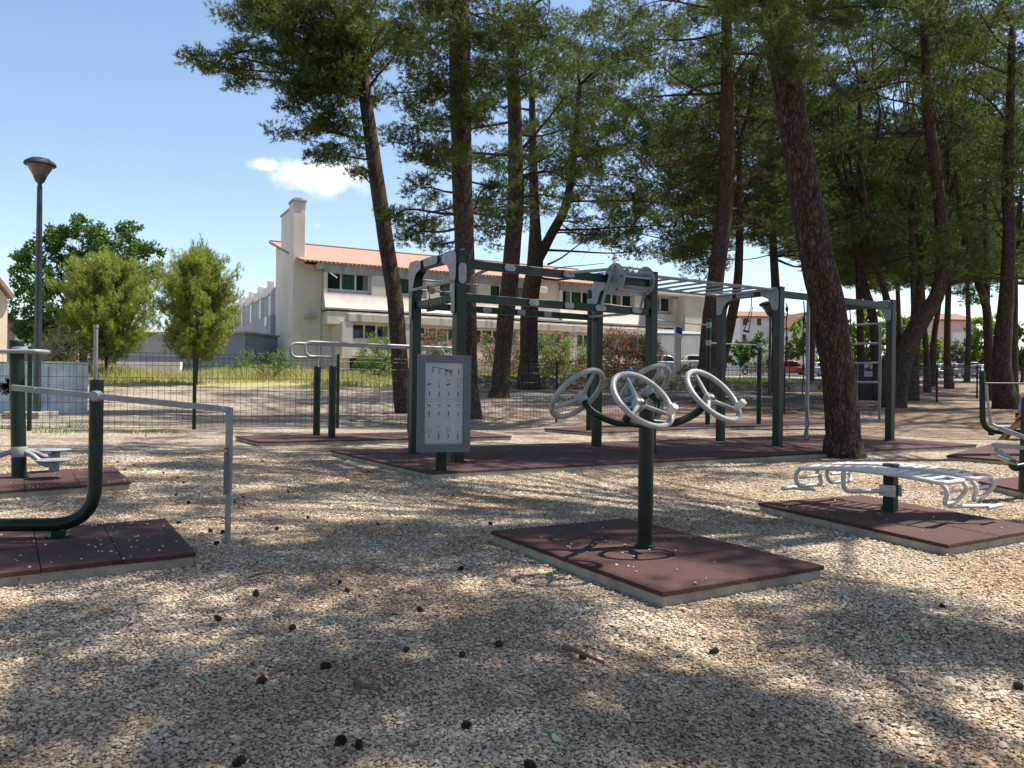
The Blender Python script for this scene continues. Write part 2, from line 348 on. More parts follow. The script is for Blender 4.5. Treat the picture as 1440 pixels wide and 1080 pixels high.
def wallstone():
    m, n, l, b = nt('rubble_stone')
    t = n.new('ShaderNodeTexCoord'); mp = n.new('ShaderNodeMapping'); mp.inputs['Scale'].default_value = (1, 1, 1.5)
    l.new(t.outputs['Object'], mp.inputs['Vector'])
    v = n.new('ShaderNodeTexVoronoi'); v.inputs['Scale'].default_value = 4.2
    ve = n.new('ShaderNodeTexVoronoi'); ve.inputs['Scale'].default_value = 4.2; ve.feature = 'DISTANCE_TO_EDGE'
    for q in (v, ve): l.new(mp.outputs['Vector'], q.inputs['Vector'])
    sx = n.new('ShaderNodeSeparateColor'); l.new(v.outputs['Color'], sx.inputs['Color'])
    r = ramp(n, [(0.0, (0.18, 0.13, 0.09)), (0.5, (0.36, 0.29, 0.22)), (1.0, (0.60, 0.54, 0.45))]); l.new(sx.outputs['Red'], r.inputs['Fac'])
    re = ramp(n, [(0.0, (0.08, 0.06, 0.05)), (0.12, (1, 1, 1))]); l.new(ve.outputs['Distance'], re.inputs['Fac'])
    mu = n.new('ShaderNodeMix'); mu.data_type = 'RGBA'; mu.blend_type = 'MULTIPLY'; mu.inputs['Factor'].default_value = 1
    l.new(r.outputs['Color'], mu.inputs['A']); l.new(re.outputs['Color'], mu.inputs['B']); l.new(mu.outputs['Result'], b.inputs['Base Color'])
    b.inputs['Roughness'].default_value = 0.95
    bp = n.new('ShaderNodeBump'); bp.inputs['Distance'].default_value = 0.1; l.new(ve.outputs['Distance'], bp.inputs['Height']); l.new(bp.outputs['Normal'], b.inputs['Normal'])
    MATS['rubble_stone'] = m
wallstone()
surf('lawn_soil', (0.30, 0.26, 0.14), (0.20, 0.18, 0.08), rough=1.0, scale=1.5, bump=0.5, bscale=20)
surf('flag_cloth', (0.7, 0.7, 0.7), (0.6, 0.6, 0.6), rough=0.9); surf('flag_blue', (0.03, 0.06, 0.35), (0.02, 0.04, 0.25), rough=0.9); surf('flag_red', (0.6, 0.02, 0.02), (0.5, 0.02, 0.02), rough=0.9)
surf('slate_blue', (0.24, 0.28, 0.34), (0.18, 0.21, 0.26), rough=0.8, scale=2)

# ---------------------------------------------------------------- mesh builder
OFF = {}
def fillet(pts, r=0.06, n=6):
    """round the inner corners of a polyline"""
    pts = [Vector(p) for p in pts]
    out = [pts[0]]
    for i in range(1, len(pts) - 1):
        a, b, c = pts[i - 1], pts[i], pts[i + 1]
        d1, d2 = (a - b), (c - b)
        rr = min(r, d1.length * .49, d2.length * .49)
        p1, p2 = b + d1.normalized() * rr, b + d2.normalized() * rr
        for k in range(n + 1):
            t = k / n
            out.append(p1 * (1 - t) ** 2 + b * 2 * t * (1 - t) + p2 * t * t)
    out.append(pts[-1])
    return out

def spline(pts, n=6):
    pts = [Vector(p) for p in pts]
    P = [pts[0] * 2 - pts[1]] + pts + [pts[-1] * 2 - pts[-2]]
    out = []
    for i in range(1, len(P) - 2):
        for k in range(n):
            t = k / n
            a, b, c, d = P[i - 1], P[i], P[i + 1], P[i + 2]
            out.append(0.5 * ((2 * b) + (c - a) * t + (2 * a - 5 * b + 4 * c - d) * t * t + (3 * b - a - 3 * c + d) * t ** 3))
    out.append(pts[-1])
    return out

class MB:
    def __init__(self): self.v = []; self.f = []
    def tube(self, pts, r, n=12, cap=True, jitter=0.0, rnd=None):
        pts = [Vector(p) for p in pts]
        m = len(pts)
        rs = list(r) if isinstance(r, (list, tuple)) else [r] * m
        if len(rs) != m:
            k0 = len(rs) - 1
            rs = [rs[min(k0 - 1, int(i / (m - 1) * k0))] * (1 - ((i / (m - 1) * k0) - min(k0 - 1, int(i / (m - 1) * k0)))) +
                  rs[min(k0, int(i / (m - 1) * k0) + 1)] * ((i / (m - 1) * k0) - min(k0 - 1, int(i / (m - 1) * k0))) for i in range(m)]
        t0 = (pts[1] - pts[0]).normalized()
        up = Vector((0, 0, 1)) if abs(t0.z) < .9 else Vector((1, 0, 0))
        x = t0.cross(up).normalized(); s = len(self.v)
        for i in range(m):
            t = (pts[min(i + 1, m - 1)] - pts[max(i - 1, 0)]).normalized()
            x = (x - t * x.dot(t)).normalized(); y = t.cross(x)
            for k in range(n):
                a = 2 * math.pi * k / n
                q = rs[i] * (1 + (rnd.uniform(-jitter, jitter) if jitter else 0))
                self.v.append(pts[i] + (x * math.cos(a) + y * math.sin(a)) * q)
        for i in range(m - 1):
            for k in range(n):
                a = s + i * n + k; b = s + i * n + (k + 1) % n
                self.f.append((a, b, b + n, a + n))
        if cap:
            self.f.append(tuple(s + k for k in range(n))[::-1]); self.f.append(tuple(s + (m - 1) * n + k for k in range(n)))
        return self
    def box(self, c, size, ax=None, ay=None, az=None):
        c = Vector(c)
        ax = Vector(ax or (1, 0, 0)).normalized(); az = Vector(az or (0, 0, 1)).normalized(); ay = Vector(ay).normalized() if ay else az.cross(ax).normalized()
        s = len(self.v); hx, hy, hz = size[0] / 2, size[1] / 2, size[2] / 2
        for k in ((-1, -1, -1), (1, -1, -1), (1, 1, -1), (-1, 1, -1), (-1, -1, 1), (1, -1, 1), (1, 1, 1), (-1, 1, 1)):
            self.v.append(c + ax * hx * k[0] + ay * hy * k[1] + az * hz * k[2])
        for q in ((0, 3, 2, 1), (4, 5, 6, 7), (0, 1, 5, 4), (1, 2, 6, 5), (2, 3, 7, 6), (3, 0, 4, 7)):
            self.f.append(tuple(s + i for i in q))
        return self
    def beam(self, p, q, w, h, up=(0, 0, 1)):
        p, q = Vector(p), Vector(q); d = (q - p)
        u = Vector(up); y = u.cross(d).normalized(); z = d.cross(y).normalized()
        return self.box((p + q) / 2, (d.length, w, h), d.normalized(), y, z)
    def sweep(self, pts, w, h, side):
        """rectangular section swept along pts; side = fixed sideways axis"""
        pts = [Vector(p) for p in pts]; side = Vector(side).normalized(); s = len(self.v); m = len(pts)
        for i in range(m):
            t = (pts[min(i + 1, m - 1)] - pts[max(i - 1, 0)]).normalized(); nn = t.cross(side).normalized()
            for (a, b) in ((-1, -1), (1, -1), (1, 1), (-1, 1)):
                self.v.append(pts[i] + side * a * w / 2 + nn * b * h / 2)
        for i in range(m - 1):
            for k in range(4):
                a = s + i * 4 + k; b = s + i * 4 + (k + 1) % 4
                self.f.append((a, b, b + 4, a + 4))
        self.f.append((s + 3, s + 2, s + 1, s)); e = s + (m - 1) * 4; self.f.append((e, e + 1, e + 2, e + 3))
        return self
    def prism(self, pts, th):
        """flat polygon pts extruded by vector th"""
        pts = [Vector(p) for p in pts]; th = Vector(th); s = len(self.v); n = len(pts)
        self.v += pts + [p + th for p in pts]
        self.f.append(tuple(range(s, s + n))[::-1]); self.f.append(tuple(range(s + n, s + 2 * n)))
        for k in range(n):
            a, b = s + k, s + (k + 1) % n
            self.f.append((a, b, b + n, a + n))
        return self
    def lathe(self, c, axis, prof, n=20):
        c = Vector(c); ax = Vector(axis).normalized()
        x = ax.cross(Vector((0, 0, 1)) if abs(ax.z) < .9 else Vector((1, 0, 0))).normalized(); y = ax.cross(x)
        s = len(self.v); m = len(prof)
        for (r, h) in prof:
            for k in range(n):
                a = 2 * math.pi * k / n
                self.v.append(c + ax * h + (x * math.cos(a) + y * math.sin(a)) * max(r, 1e-4))
        for i in range(m - 1):
            for k in range(n):
                a = s + i * n + k; b = s + i * n + (k + 1) % n
                self.f.append((a, b, b + n, a + n))
        self.f.append(tuple(s + k for k in range(n))[::-1]); self.f.append(tuple(s + (m - 1) * n + k for k in range(n)))
        return self
    def torus(self, c, axis, Rr, r, n=40, k=10):
        c = Vector(c); ax = Vector(axis).normalized()
        x = ax.cross(Vector((0, 0, 1)) if abs(ax.z) < .9 else Vector((1, 0, 0))).normalized(); y = ax.cross(x)
        s = len(self.v)
        for i in range(n):
            a = 2 * math.pi * i / n; d = x * math.cos(a) + y * math.sin(a)
            for j in range(k):
                b = 2 * math.pi * j / k
                self.v.append(c + d * (Rr + r * math.cos(b)) + ax * r * math.sin(b))
        for i in range(n):
            for j in range(k):
                self.f.append((s + i * k + j, s + ((i + 1) % n) * k + j, s + ((i + 1) % n) * k + (j + 1) % k, s + i * k + (j + 1) % k))
        return self
    def face(self, pts):
        s = len(self.v); self.v += [Vector(p) for p in pts]; self.f.append(tuple(range(s, s + len(pts)))); return self
    def build(self, name, mat, parent=None, bevel=0.0, loc=None, smooth=40, sub=0):
        off = OFF[parent] if parent is not None else Vector(loc or (0, 0, 0))
        me = bpy.data.meshes.new(name)
        me.from_pydata([tuple(v - off) for v in self.v], [], self.f)
        me.update()
        mats = mat if isinstance(mat, (list, tuple)) else [mat]
        for m in mats: me.materials.append(MATS[m])
        o = bpy.data.objects.new(name, me); COL.objects.link(o)
        if smooth:
            me.shade_smooth(); me.set_sharp_from_angle(angle=math.radians(smooth))
        if bevel:
            bm = o.modifiers.new('bevel', 'BEVEL'); bm.width = bevel; bm.segments = 2; bm.limit_method = 'ANGLE'; bm.angle_limit = math.radians(50)
        if parent is not None: o.parent = parent
        else: o.location = off
        OFF[o] = off
        return o

def tag(o, label=None, cat=None, group=None, kind=None):
    if label: o['label'] = label
    if cat: o['category'] = cat
    if group: o['group'] = group
    if kind: o['kind'] = kind
    return o
def thing(name, label, cat, loc, group=None):
    o = bpy.data.objects.new(name, None); COL.objects.link(o); o.location = loc; o.empty_display_size = .2
    OFF[o] = Vector(loc)
    return tag(o, label, cat, group)
def copy_tree(o, parent=None):
    c = o.copy(); COL.objects.link(c)
    if parent is not None: c.parent = parent
    for ch in list(o.children): copy_tree(ch, c)
    return c

def np_mesh(name, V, T, mat, parent=None, loc=None, quads=False):
    """V (n,3) float, T (m,3|4) int -> one mesh object, fast"""
    off = OFF[parent] if parent is not None else Vector(loc or (0, 0, 0))
    V = np.asarray(V, dtype=np.float32) - np.array(off, dtype=np.float32)
    k = T.shape[1]
    me = bpy.data.meshes.new(name)
    me.vertices.add(len(V)); me.vertices.foreach_set('co', V.ravel())
    me.loops.add(T.size); me.loops.foreach_set('vertex_index', T.astype(np.int32).ravel())
    me.polygons.add(len(T)); me.polygons.foreach_set('loop_start', np.arange(0, T.size, k, dtype=np.int32))
    me.update(calc_edges=True); me.validate()
    mats = mat if isinstance(mat, (list, tuple)) else [mat]
    for m in mats: me.materials.append(MATS[m])
    o = bpy.data.objects.new(name, me); COL.objects.link(o)
    if parent is not None: o.parent = parent
    else: o.location = off
    OFF[o] = off
    return o

# ---------------------------------------------------------------- foliage
def unit(a): return a / np.linalg.norm(a, axis=-1, keepdims=True)
def needle_tufts(C, D, L=0.12, w=0.014, nb=10):
    """C centres (n,3), D shoot directions (n,3): brushes of thin triangles"""
    n = len(C)
    a = NR.normal(size=(n, nb, 3)); D = D[:, None, :]
    dirs = unit(unit(a) * 0.85 + D * 0.75)
    base = C[:, None, :] + D * NR.uniform(-0.06, 0.06, (n, nb, 1)) * (L / 0.12)
    ln = L * NR.uniform(0.7, 1.2, (n, nb, 1))
    side = unit(np.cross(dirs, NR.normal(size=(n, nb, 3)))) * w * 0.5
    v = np.stack([base - side, base + side, base + dirs * ln], axis=2).reshape(-1, 3)
    t = np.arange(n * nb * 3).reshape(-1, 3)
    return v, t
def leaves(C, L=0.1, w=0.05, droop=0.2):
    n = len(C); d = unit(NR.normal(size=(n, 3)) + np.array([0, 0, -droop]))
    s = unit(np.cross(d, NR.normal(size=(n, 3)))); ln = L * NR.uniform(.7, 1.3, (n, 1))
    v = np.stack([C, C + d * ln * .5 + s * w * .5, C + d * ln, C + d * ln * .5 - s * w * .5], axis=1).reshape(-1, 3)
    return v, np.arange(n * 4).reshape(-1, 4)
def in_ball(n):
    p = unit(NR.normal(size=(n, 3))); return p * NR.uniform(0, 1, (n, 1)) ** (1 / 2.4)

def pine_clumps(blobs, dens=1.0, csize=0.42):
    """blobs: (centre Vector, rx, ry, rz).  Returns tuft centres + directions and clump centres per blob"""
    Cs, Ds, info = [], [], []
    for (c, rx, ry, rz) in blobs:
        nc = max(5, int(dens * 2.3 * (rx * rz + rx * ry + ry * rz) / (csize * csize) / 3.0))
        cc = in_ball(nc) * np.array([rx, ry, rz]) + np.array(c)
        info.append((c, cc))
        for q in cc:
            s = csize * R.uniform(.6, 1.3); nt_ = int(30 * (s / csize) ** 2)
            p = in_ball(nt_) * np.array([s, s, s * .5]) + q
            Cs.append(p); Ds.append(unit((p - q) + np.array([0, 0, .25 * s]) + NR.normal(size=(nt_, 3)) * .1))
    return np.concatenate(Cs), np.concatenate(Ds), info

# ================================================================ GROUND
def sheet(name, xs, ys, mat, lift=0.0, kind='structure', bumpy=0.0):
    V = []; 
    for y in ys:
        for x in xs:
            V.append((x, y, terr(x, y) + lift + (bumpy * math.sin(x * 1.3 + y * .7) * math.cos(y * 1.1 - x * .4))))
    nx = len(xs); T = []
    for j in range(len(ys) - 1):
        for i in range(nx - 1):
            a = j * nx + i; T.append((a, a + 1, a + nx + 1, a + nx))
    o = np_mesh(name, V, np.array(T), mat); tag(o, kind=kind)
    o.data.shade_smooth()
    return o
def frange(a, b, s):
    n = max(1, int(round((b - a) / s))); return [a + (b - a) * i / n for i in range(n + 1)]
sheet('ground', [-600, -200] + frange(-100, 100, 5) + [200, 600], [-60, -20] + frange(-10, 20, 2) + frange(20.5, 56, .5) + frange(60, 112, 4) + [200, 500, 900], 'gravel')
sheet('lawn', frange(-46, 2, 2), frange(40.5, 60, 1), 'lawn_soil', lift=0.012)
sheet('verge', frange(3, 19, 1.5), frange(44, 58, 1), 'lawn_soil', lift=0.012)
sheet('path', frange(-3, 18, 1), frange(36.5, 40.4, .65), 'asphalt', lift=0.012)
sheet('road', frange(8, 120, 4), frange(72, 96, 2), 'asphalt', lift=0.014)
sheet('pavement', frange(8, 120, 4), [66, 67.5, 69, 70.5, 71.9], 'pale_road', lift=0.05)

# grass: tall dry meadow
def grass_blades(n, area, h0, h1, w):
    x = NR.uniform(area[0], area[1], n); y = NR.uniform(area[2], area[3], n)
    return x, y
def grass_mesh(x, y, hgt, w, name, mat, label=None):
    n = len(x); z = np.array([terr(a, b) for a, b in zip(x, y)])
    B = np.stack([x, y, z], 1)
    a = NR.uniform(0, 2 * math.pi, n); s = np.stack([np.cos(a), np.sin(a), 0 * a], 1) * w * .5
    lean = NR.normal(size=(n, 3)) * np.array([.28, .28, 0]) + np.array([0, 0, 1]); tip = B + lean * hgt[:, None]
    v = np.stack([B - s, B + s, tip + s * .3, tip - s * .3], 1).reshape(-1, 3)
    return np_mesh(name, v, np.arange(4 * n).reshape(-1, 4), mat)
n = 46000
x = NR.uniform(-44, 1.5, n); y = 41 + 19 * NR.uniform(0, 1, n) ** 1.2
edge = 43.2 + 1.3 * np.sin(x * .35) + .8 * np.sin(x * .9 + 1)
keep = y > edge + NR.normal(size=n) * .5
x, y = x[keep], y[keep]
hg = (0.35 + 0.5 * NR.uniform(0, 1, len(x))) * (0.75 + .35 * np.sin(x * .5 + y * .3)) * np.clip((y - edge[keep]) / 3, .35, 1)
tag(grass_mesh(x, y, hg, .05, 'meadow_grass', 'dry_grass'), 'tall yellow green meadow grass in front of the school', 'grass', kind='stuff')
n = 9000
x = NR.uniform(3, 19, n); y = NR.uniform(43.6, 56, n)
tag(grass_mesh(x, y, .12 + .3 * NR.uniform(0, 1, n), .05, 'verge_grass', 'weed_leaves'), 'low bright green grass behind the rubble wall', 'grass', kind='stuff')
# a few weeds near the fence on the left
x = np.concatenate([NR.normal(c, .3, 90) for c in (-9.3, -9.0, -7.2, -10.4)]); y = np.concatenate([NR.normal(c, .15, 90) for c in (16.9, 15.2, 15.4, 16.4)])
tag(grass_mesh(x, y, .03 + .09 * NR.uniform(0, 1, len(x)), .014, 'weed_tufts', 'weed_leaves'), 'low weeds growing through the gravel by the fence', 'weeds', kind='stuff')

# loose stones: near gravel built stone by stone
def stones():
    base = []
    ico_v = []
    ph = (1 + 5 ** .5) / 2
    for a in (-1, 1):
        for b in (-ph, ph): ico_v += [(0, a, b), (a, b, 0), (b, 0, a)]
    iv = np.array(ico_v, float); iv /= np.linalg.norm(iv[0])
    # hull faces of the icosahedron
    fs = []
    for i in range(12):
        for j in range(i + 1, 12):
            for k in range(j + 1, 12):
                if all(abs(np.linalg.norm(iv[p] - iv[q]) - 1.0515) < .01 for p, q in ((i, j), (j, k), (i, k))):
                    if np.dot(np.cross(iv[j] - iv[i], iv[k] - iv[i]), iv[i]) < 0: fs.append((i, k, j))
                    else: fs.append((i, j, k))
    fs = np.array(fs)
    # density falls with distance
    N = 340000
    y = 1.7 + 9.8 * NR.uniform(0, 1, N) ** 1.35
    x = (NR.uniform(-1, 1, N)) * (y * .70 + .3)
    r = 0.0051 * NR.uniform(.55, 1.5, N) * (1 + (NR.uniform(0, 1, N) < .04) * 0.9) * (0.75 + .045 * y)
    sh = iv[None] * (1 + NR.normal(size=(N, 12, 1)) * .17)
    sc = np.stack([r * NR.uniform(1.0, 1.7, N), r, r * NR.uniform(.4, .75, N)], 1)
    sh = sh * sc[:, None, :]
    a = NR.uniform(0, 2 * math.pi, N); t = NR.normal(size=N) * .38
    ca, sa, ct, st = np.cos(a), np.sin(a), np.cos(t), np.sin(t)
    X, Y, Z = sh[..., 0], sh[..., 1], sh[..., 2]
    Y, Z = Y * ct[:, None] - Z * st[:, None], Y * st[:, None] + Z * ct[:, None]
    X, Y = X * ca[:, None] - Y * sa[:, None], X * sa[:, None] + Y * ca[:, None]
    V = np.stack([X + x[:, None], Y + y[:, None], Z + (r * NR.uniform(.1, .75, N))[:, None]], 2)
    # keep stones off the raised mats
    keep = np.ones(N, bool)
    for q in MAT_QUADS:
        ins = np.ones(N, bool)
        for i in range(4):
            ax, ay = q[i][0], q[i][1]; bx, by = q[(i + 1) % 4][0], q[(i + 1) % 4][1]
            ins &= ((bx - ax) * (y - ay) - (by - ay) * (x - ax)) > 0
        keep &= ~ins
    V = V[keep]; n = len(V)
    T = (fs[None] + (np.arange(n) * 12)[:, None, None]).reshape(-1, 3)
    o = np_mesh('gravel_stones', V.reshape(-1, 3), T, 'stones')
    tag(o, 'loose pale crushed stone gravel covering the near ground', 'gravel', kind='stuff')
    o.data.shade_smooth(); o.data.set_sharp_from_angle(angle=math.radians(50))

# ================================================================ MATS (rubber tiles on a concrete slab)
ZM = 0.08
MAT_QUADS = []
def mat_pad(pts, label, tiles=(3, 2), gz=0.0):
    """pts: four (px,py) or Vector corners at the top, counter-clockwise seen from above"""
    q = [GP(*p, ZM + gz) if len(p) == 2 else Vector(p) for p in pts]
    area = sum(q[i].x * q[(i + 1) % 4].y - q[(i + 1) % 4].x * q[i].y for i in range(4))
    if area < 0: q = q[::-1]
    MAT_QUADS.append(q)
    c = sum(q, Vector()) / 4; base = Vector((c.x, c.y, gz))
    t = thing('rubber_mat', label, 'rubber mat', base)
    m = MB(); inner = [c + (p - c) * (1 - .02 / max(.5, (p - c).length)) for p in q]
    m.prism([Vector((p.x, p.y, gz - .05)) for p in inner], (0, 0, ZM - .027 + .05)); m.build('concrete_slab', 'concrete', t, bevel=.006)
    e = MB(); nx, ny = tiles
    def P(u, v): return (q[0] * (1 - u) + q[1] * u) * (1 - v) + (q[3] * (1 - u) + q[2] * u) * v
    g = .0015
    for i in range(nx):
        for j in range(ny):
            L1 = max((q[1] - q[0]).length, .1); L2 = max((q[3] - q[0]).length, .1)
            u0, u1, v0, v1 = i / nx + g / L1, (i + 1) / nx - g / L1, j / ny + g / L2, (j + 1) / ny - g / L2
            dz = R.uniform(-.003, .002)
            e.prism([P(u, v) + Vector((0, 0, -.027 + dz)) for u, v in ((u0, v0), (u1, v0), (u1, v1), (u0, v1))], (0, 0, .025))
    e.build('rubber_tiles', 'rubber_mat', t, bevel=.004)
    return q
mq_wheel = mat_pad([(932, 832), (1160, 794), (880, 728), (690, 746)], 'dark red rubber mat under the four steering wheels trainer', (2, 3))
mq_bench = mat_pad([(1333, 765), (1470, 742), (1212, 695), (1065, 706)], 'sunlit dark red rubber mat under the white slatted double bench', (2, 3))
mq_lf = mat_pad([(276, 776), (233, 728), (-60, 752), (-70, 812)], 'dark red rubber mat under the green bent pipe lever machine', (2, 3))
mq_lr = mat_pad([(185, 677), (160, 655), (-40, 668), (-50, 693)], 'dark rubber mat under the green post with footplates', (2, 3))
mq_rig = mat_pad([(605, 664), (1374, 625), (1190, 610), (464, 633)], 'long dark red rubber mat under the big climbing rig', (18, 4))
mq_dip = mat_pad([(364, 621), (720, 613), (660, 605), (330, 613)], 'thin dark rubber mat under the grey parallel bars', (8, 2))
mq_bars = mat_pad([(836, 608), (1250, 591), (1190, 586), (765, 602)], 'thin dark rubber mat behind the rig under the three height chin up bars', (8, 2))
mq_r = mat_pad([(1330, 640), (1600, 660), (1640, 640), (1400, 622)], 'dark rubber mat at the right edge beside the seated person', (4, 2))
mq_r2 = mat_pad([(1375, 676), (1560, 716), (1640, 690), (1480, 664)], 'rubber mat at the right edge under the grey armed stepper', (2, 3))
stones()

# bits of litter: stones lying on mats
def crumbs():
    m = MB()
    for q, n_ in ((mq_wheel, 45), (mq_lf, 80), (mq_lr, 40), (mq_rig, 60), (mq_bench, 30)):
        for i in range(n_):
            u, v = R.random(), R.random()
            if q is mq_wheel: u, v = R.gauss(.35, .22), R.gauss(.45, .22)
            if not (0 < u < 1 and 0 < v < 1): continue
            p = (q[0] * (1 - u) + q[1] * u) * (1 - v) + (q[3] * (1 - u) + q[2] * u) * v
            r = R.uniform(.004, .010)
            m.lathe(p + Vector((0, 0, 0)), (R.gauss(0, .2), R.gauss(0, .2), 1), [(r * .6, -.002), (r * R.uniform(.8, 1.2), .3 * r), (r * .5, r * .8)], 5)
    tag(m.build('scattered_pebbles', 'stones', smooth=0, loc=(0, 5, 0)), 'small pale pebbles scattered over the rubber mats', 'pebbles', kind='stuff')
crumbs()

# ================================================================ BIG RIG
A1 = GP(643, 649, ZM)
RU = Vector((0.842, 0.54, 0)).normalized(); RV = Vector((-RU.y, RU.x, 0))
ZT = 2.70
def rg(s, w, z): return Vector((A1.x, A1.y, 0)) + RU * s + RV * w + Vector((0, 0, z))
SB, SC, SD, WD = 3.2, 6.02, 9.2, 1.24
rig = thing('climbing_rig', 'long dark green climbing rig with monkey bars, ladder and hanging straps', 'climbing rig', rg(0, 0, ZM))
PW = .125
for s, w in ((0, 0), (SB, 0), (SC, 0), (SD, 0)):
    m = MB(); m.box(rg(s, w, (ZM + ZT) / 2), (PW, PW, ZT - ZM), RU); m.box(rg(s, w, ZT + .003), (PW + .006, PW + .006, .012), RU)
    m.box(rg(s, w, ZM + .006), (PW + .05, PW + .05, .012), RU)
    m.build('post', 'green_paint', rig, bevel=.006)
for s in (0, SB, SC, SD):       # far post bends over into the cross beam
    m = MB(); pts = fillet([rg(s, WD, ZM), rg(s, WD, ZT - .06), rg(s, PW / 2, ZT - .06)], .34, 10)
    m.sweep(pts, PW, PW * .9, RU); m.build('arch_post', 'green_paint', rig, bevel=.005)
def long_beam(s0, s1, w, z, h=.105, t=.07):
    m = MB(); m.beam(rg(s0 + PW / 2, w, z), rg(s1 - PW / 2, w, z), t, h); m.build('beam', 'green_paint', rig, bevel=.005)
long_beam(0, SB, 0, 2.54); long_beam(0, SB, 0, 2.12, .10); long_beam(0, SB, WD, 2.115, .09); long_beam(SC, SD, 0, 2.59, .11)
m = MB(); m.beam(rg(0, PW / 2, 2.115), rg(0, WD - PW / 2, 2.115), .06, .09); m.build('beam', 'green_paint', rig, bevel=.004)
# gusset plates (grey, bolted)
def gusset(s, w0, dirw, side=-1, leg=.40, hh=.36):
    pr = side * (PW / 2 + .012)
    prof = [(0, .02), (leg * .55, .02), (leg * .78, -.02), (leg * .78, -.10), (leg * .62, -.13), (leg * .42, -.16), (leg * .28, -.24), (leg * .2, -hh + .03), (leg * .1, -hh), (-.03, -hh), (-.05, -hh + .04), (-.05, -.03)]
    m = MB(); m.prism([rg(s, w0 + dirw * a, ZT - .02 + b) + RU * pr for a, b in prof], RU * .012 * side)
    g = m.build('gusset_plate', 'grey_paint', rig, bevel=.003)
    for a, z in ((.05, -.03), (.2, -.05), (.02, -.14), (.02, -.26)):
        b = MB(); b.lathe(rg(s, w0 + dirw * a, ZT - .02 + z) + RU * (pr + .012 * side), RU * side, [(.012, 0), (.012, .006), (.006, .01)], 8); b.build('bolt', 'bolt_metal', g)
for s in (0, SC, SD):
    gusset(s, 0, 1); gusset(s, WD, -1)
gusset(SB, WD, -1)
def oblong(c, along, up, normal, L_, h_, name='splice_plate', bolts=2):
    """rounded plate with bolts"""
    along, up, normal = Vector(along).normalized(), Vector(up).normalized(), Vector(normal).normalized()
    pts = []; n = 8; r = h_ / 2
    for k in range(n + 1):
        a = -math.pi / 2 + math.pi * k / n; pts.append(c + along * (L_ / 2 - r + r * math.cos(a)) + up * r * math.sin(a))
    for k in range(n + 1):
        a = math.pi / 2 + math.pi * k / n; pts.append(c + along * (-L_ / 2 + r + r * math.cos(a)) + up * r * math.sin(a))
    m = MB(); m.prism(pts, normal * .01); g = m.build(name, 'grey_paint', rig, bevel=.002)
    for k in range(bolts):
        t = (k / (bolts - 1) - .5) * (L_ - h_ * 1.0)
        b = MB(); b.lathe(c + along * t + normal * .01, normal, [(.011, 0), (.011, .006), (.005, .01)], 8); b.build('bolt', 'bolt_metal', g)
Z3 = Vector((0, 0, 1))
for s in (0, SC): oblong(rg(s, WD * .52, ZT - .06) - RU * (PW / 2 + .012), RV, Z3, -RU, .40, .11, bolts=4)
for w in (0, WD): oblong(rg(0, w + (-.0 if w else .02), 2.12) - RU * (PW / 2 + .012), Z3, RV, -RU, .42, .085, bolts=3)
oblong(rg(0, -PW / 2 - .012, 2.41), Z3, RU, -RV, .26, .11)
oblong(rg(0, WD, 2.32) - RU * (PW / 2 + .012), Z3, RV, -RU, .24, .10)
def s_at(px, w, z):          # where a photo column meets the rig's line
    d = pxdir(px, 400); t = d.x
    a, b = (A1.x + RV.x * w), (A1.y + RV.y * w)
    return (t * b - a) / (RU.x - t * RU.y)
for px in (748, 798): oblong(rg(s_at(px, 0, 2.1), -.047, 2.12), RU, Z3, -RV, .16, .085)
oblong(rg(s_at(714, 0, 2.5), -.047, 2.54), RU, Z3, -RV, .17, .085)
for px in (683, 731, 768): oblong(rg(s_at(px, WD, 2.1), WD - .047, 2.115), RU, Z3, -RV, .15, .08)
def rpipe(pts, r=.019, name='grab_bar', fil=.08):
    m = MB(); m.tube(fillet(pts, fil) if len(pts) > 2 else pts, r, 12); return m.build(name, 'grey_paint', rig)
rpipe([rg(0, .02, 2.31) - RU * (PW / 2 + .03), rg(0, WD - .02, 2.31) - RU * (PW / 2 + .03)], .021, 'pull_up_bar')
rpipe([rg(.08, WD, 2.47), rg(.98, WD, 2.47)], .014, 'thin_bar'); rpipe([rg(.08, WD, 2.33), rg(1.0, WD, 2.33)], .014, 'thin_bar')
rpipe([rg(s_at(708, 0, 2.5), .05, 2.54), rg(s_at(690, 0.2, 2.5), .25, 2.55), rg(.62, .75, 2.52), rg(.82, WD - .1, 2.42), rg(.95, WD - .05, 2.26)], .021, 'bent_grab_bar', .1)
# grips on straps
def grip(px, py0, py1, Y, w_, flip=0):
    top = W(px, py0, Y); bot = W(px + 4, py1, Y)
    m = MB(); mid = top.lerp(bot, .45)
    m.tube([top, mid], .006, 6); m.box(top.lerp(mid, .2), (.022, .012, .05))
    bl, br = bot - RV * w_, bot + RV * w_
    m.tube([mid, bl], .005, 6); m.tube([mid, br], .005, 6)
    m.tube([bl, br], .017, 10)
    h = m.build('strap_grip', 'black_rubber', rig)
grip(602, 402, 436, 10.2, .10); grip(622, 398, 432, 10.0, .10)
m = MB(); m.lathe(W(608, 409, 10.5), RV, [(.015, -.04), (.04, -.02), (.045, .02), (.02, .04)], 12); m.build('climbing_hold', 'yellow_strap', rig)
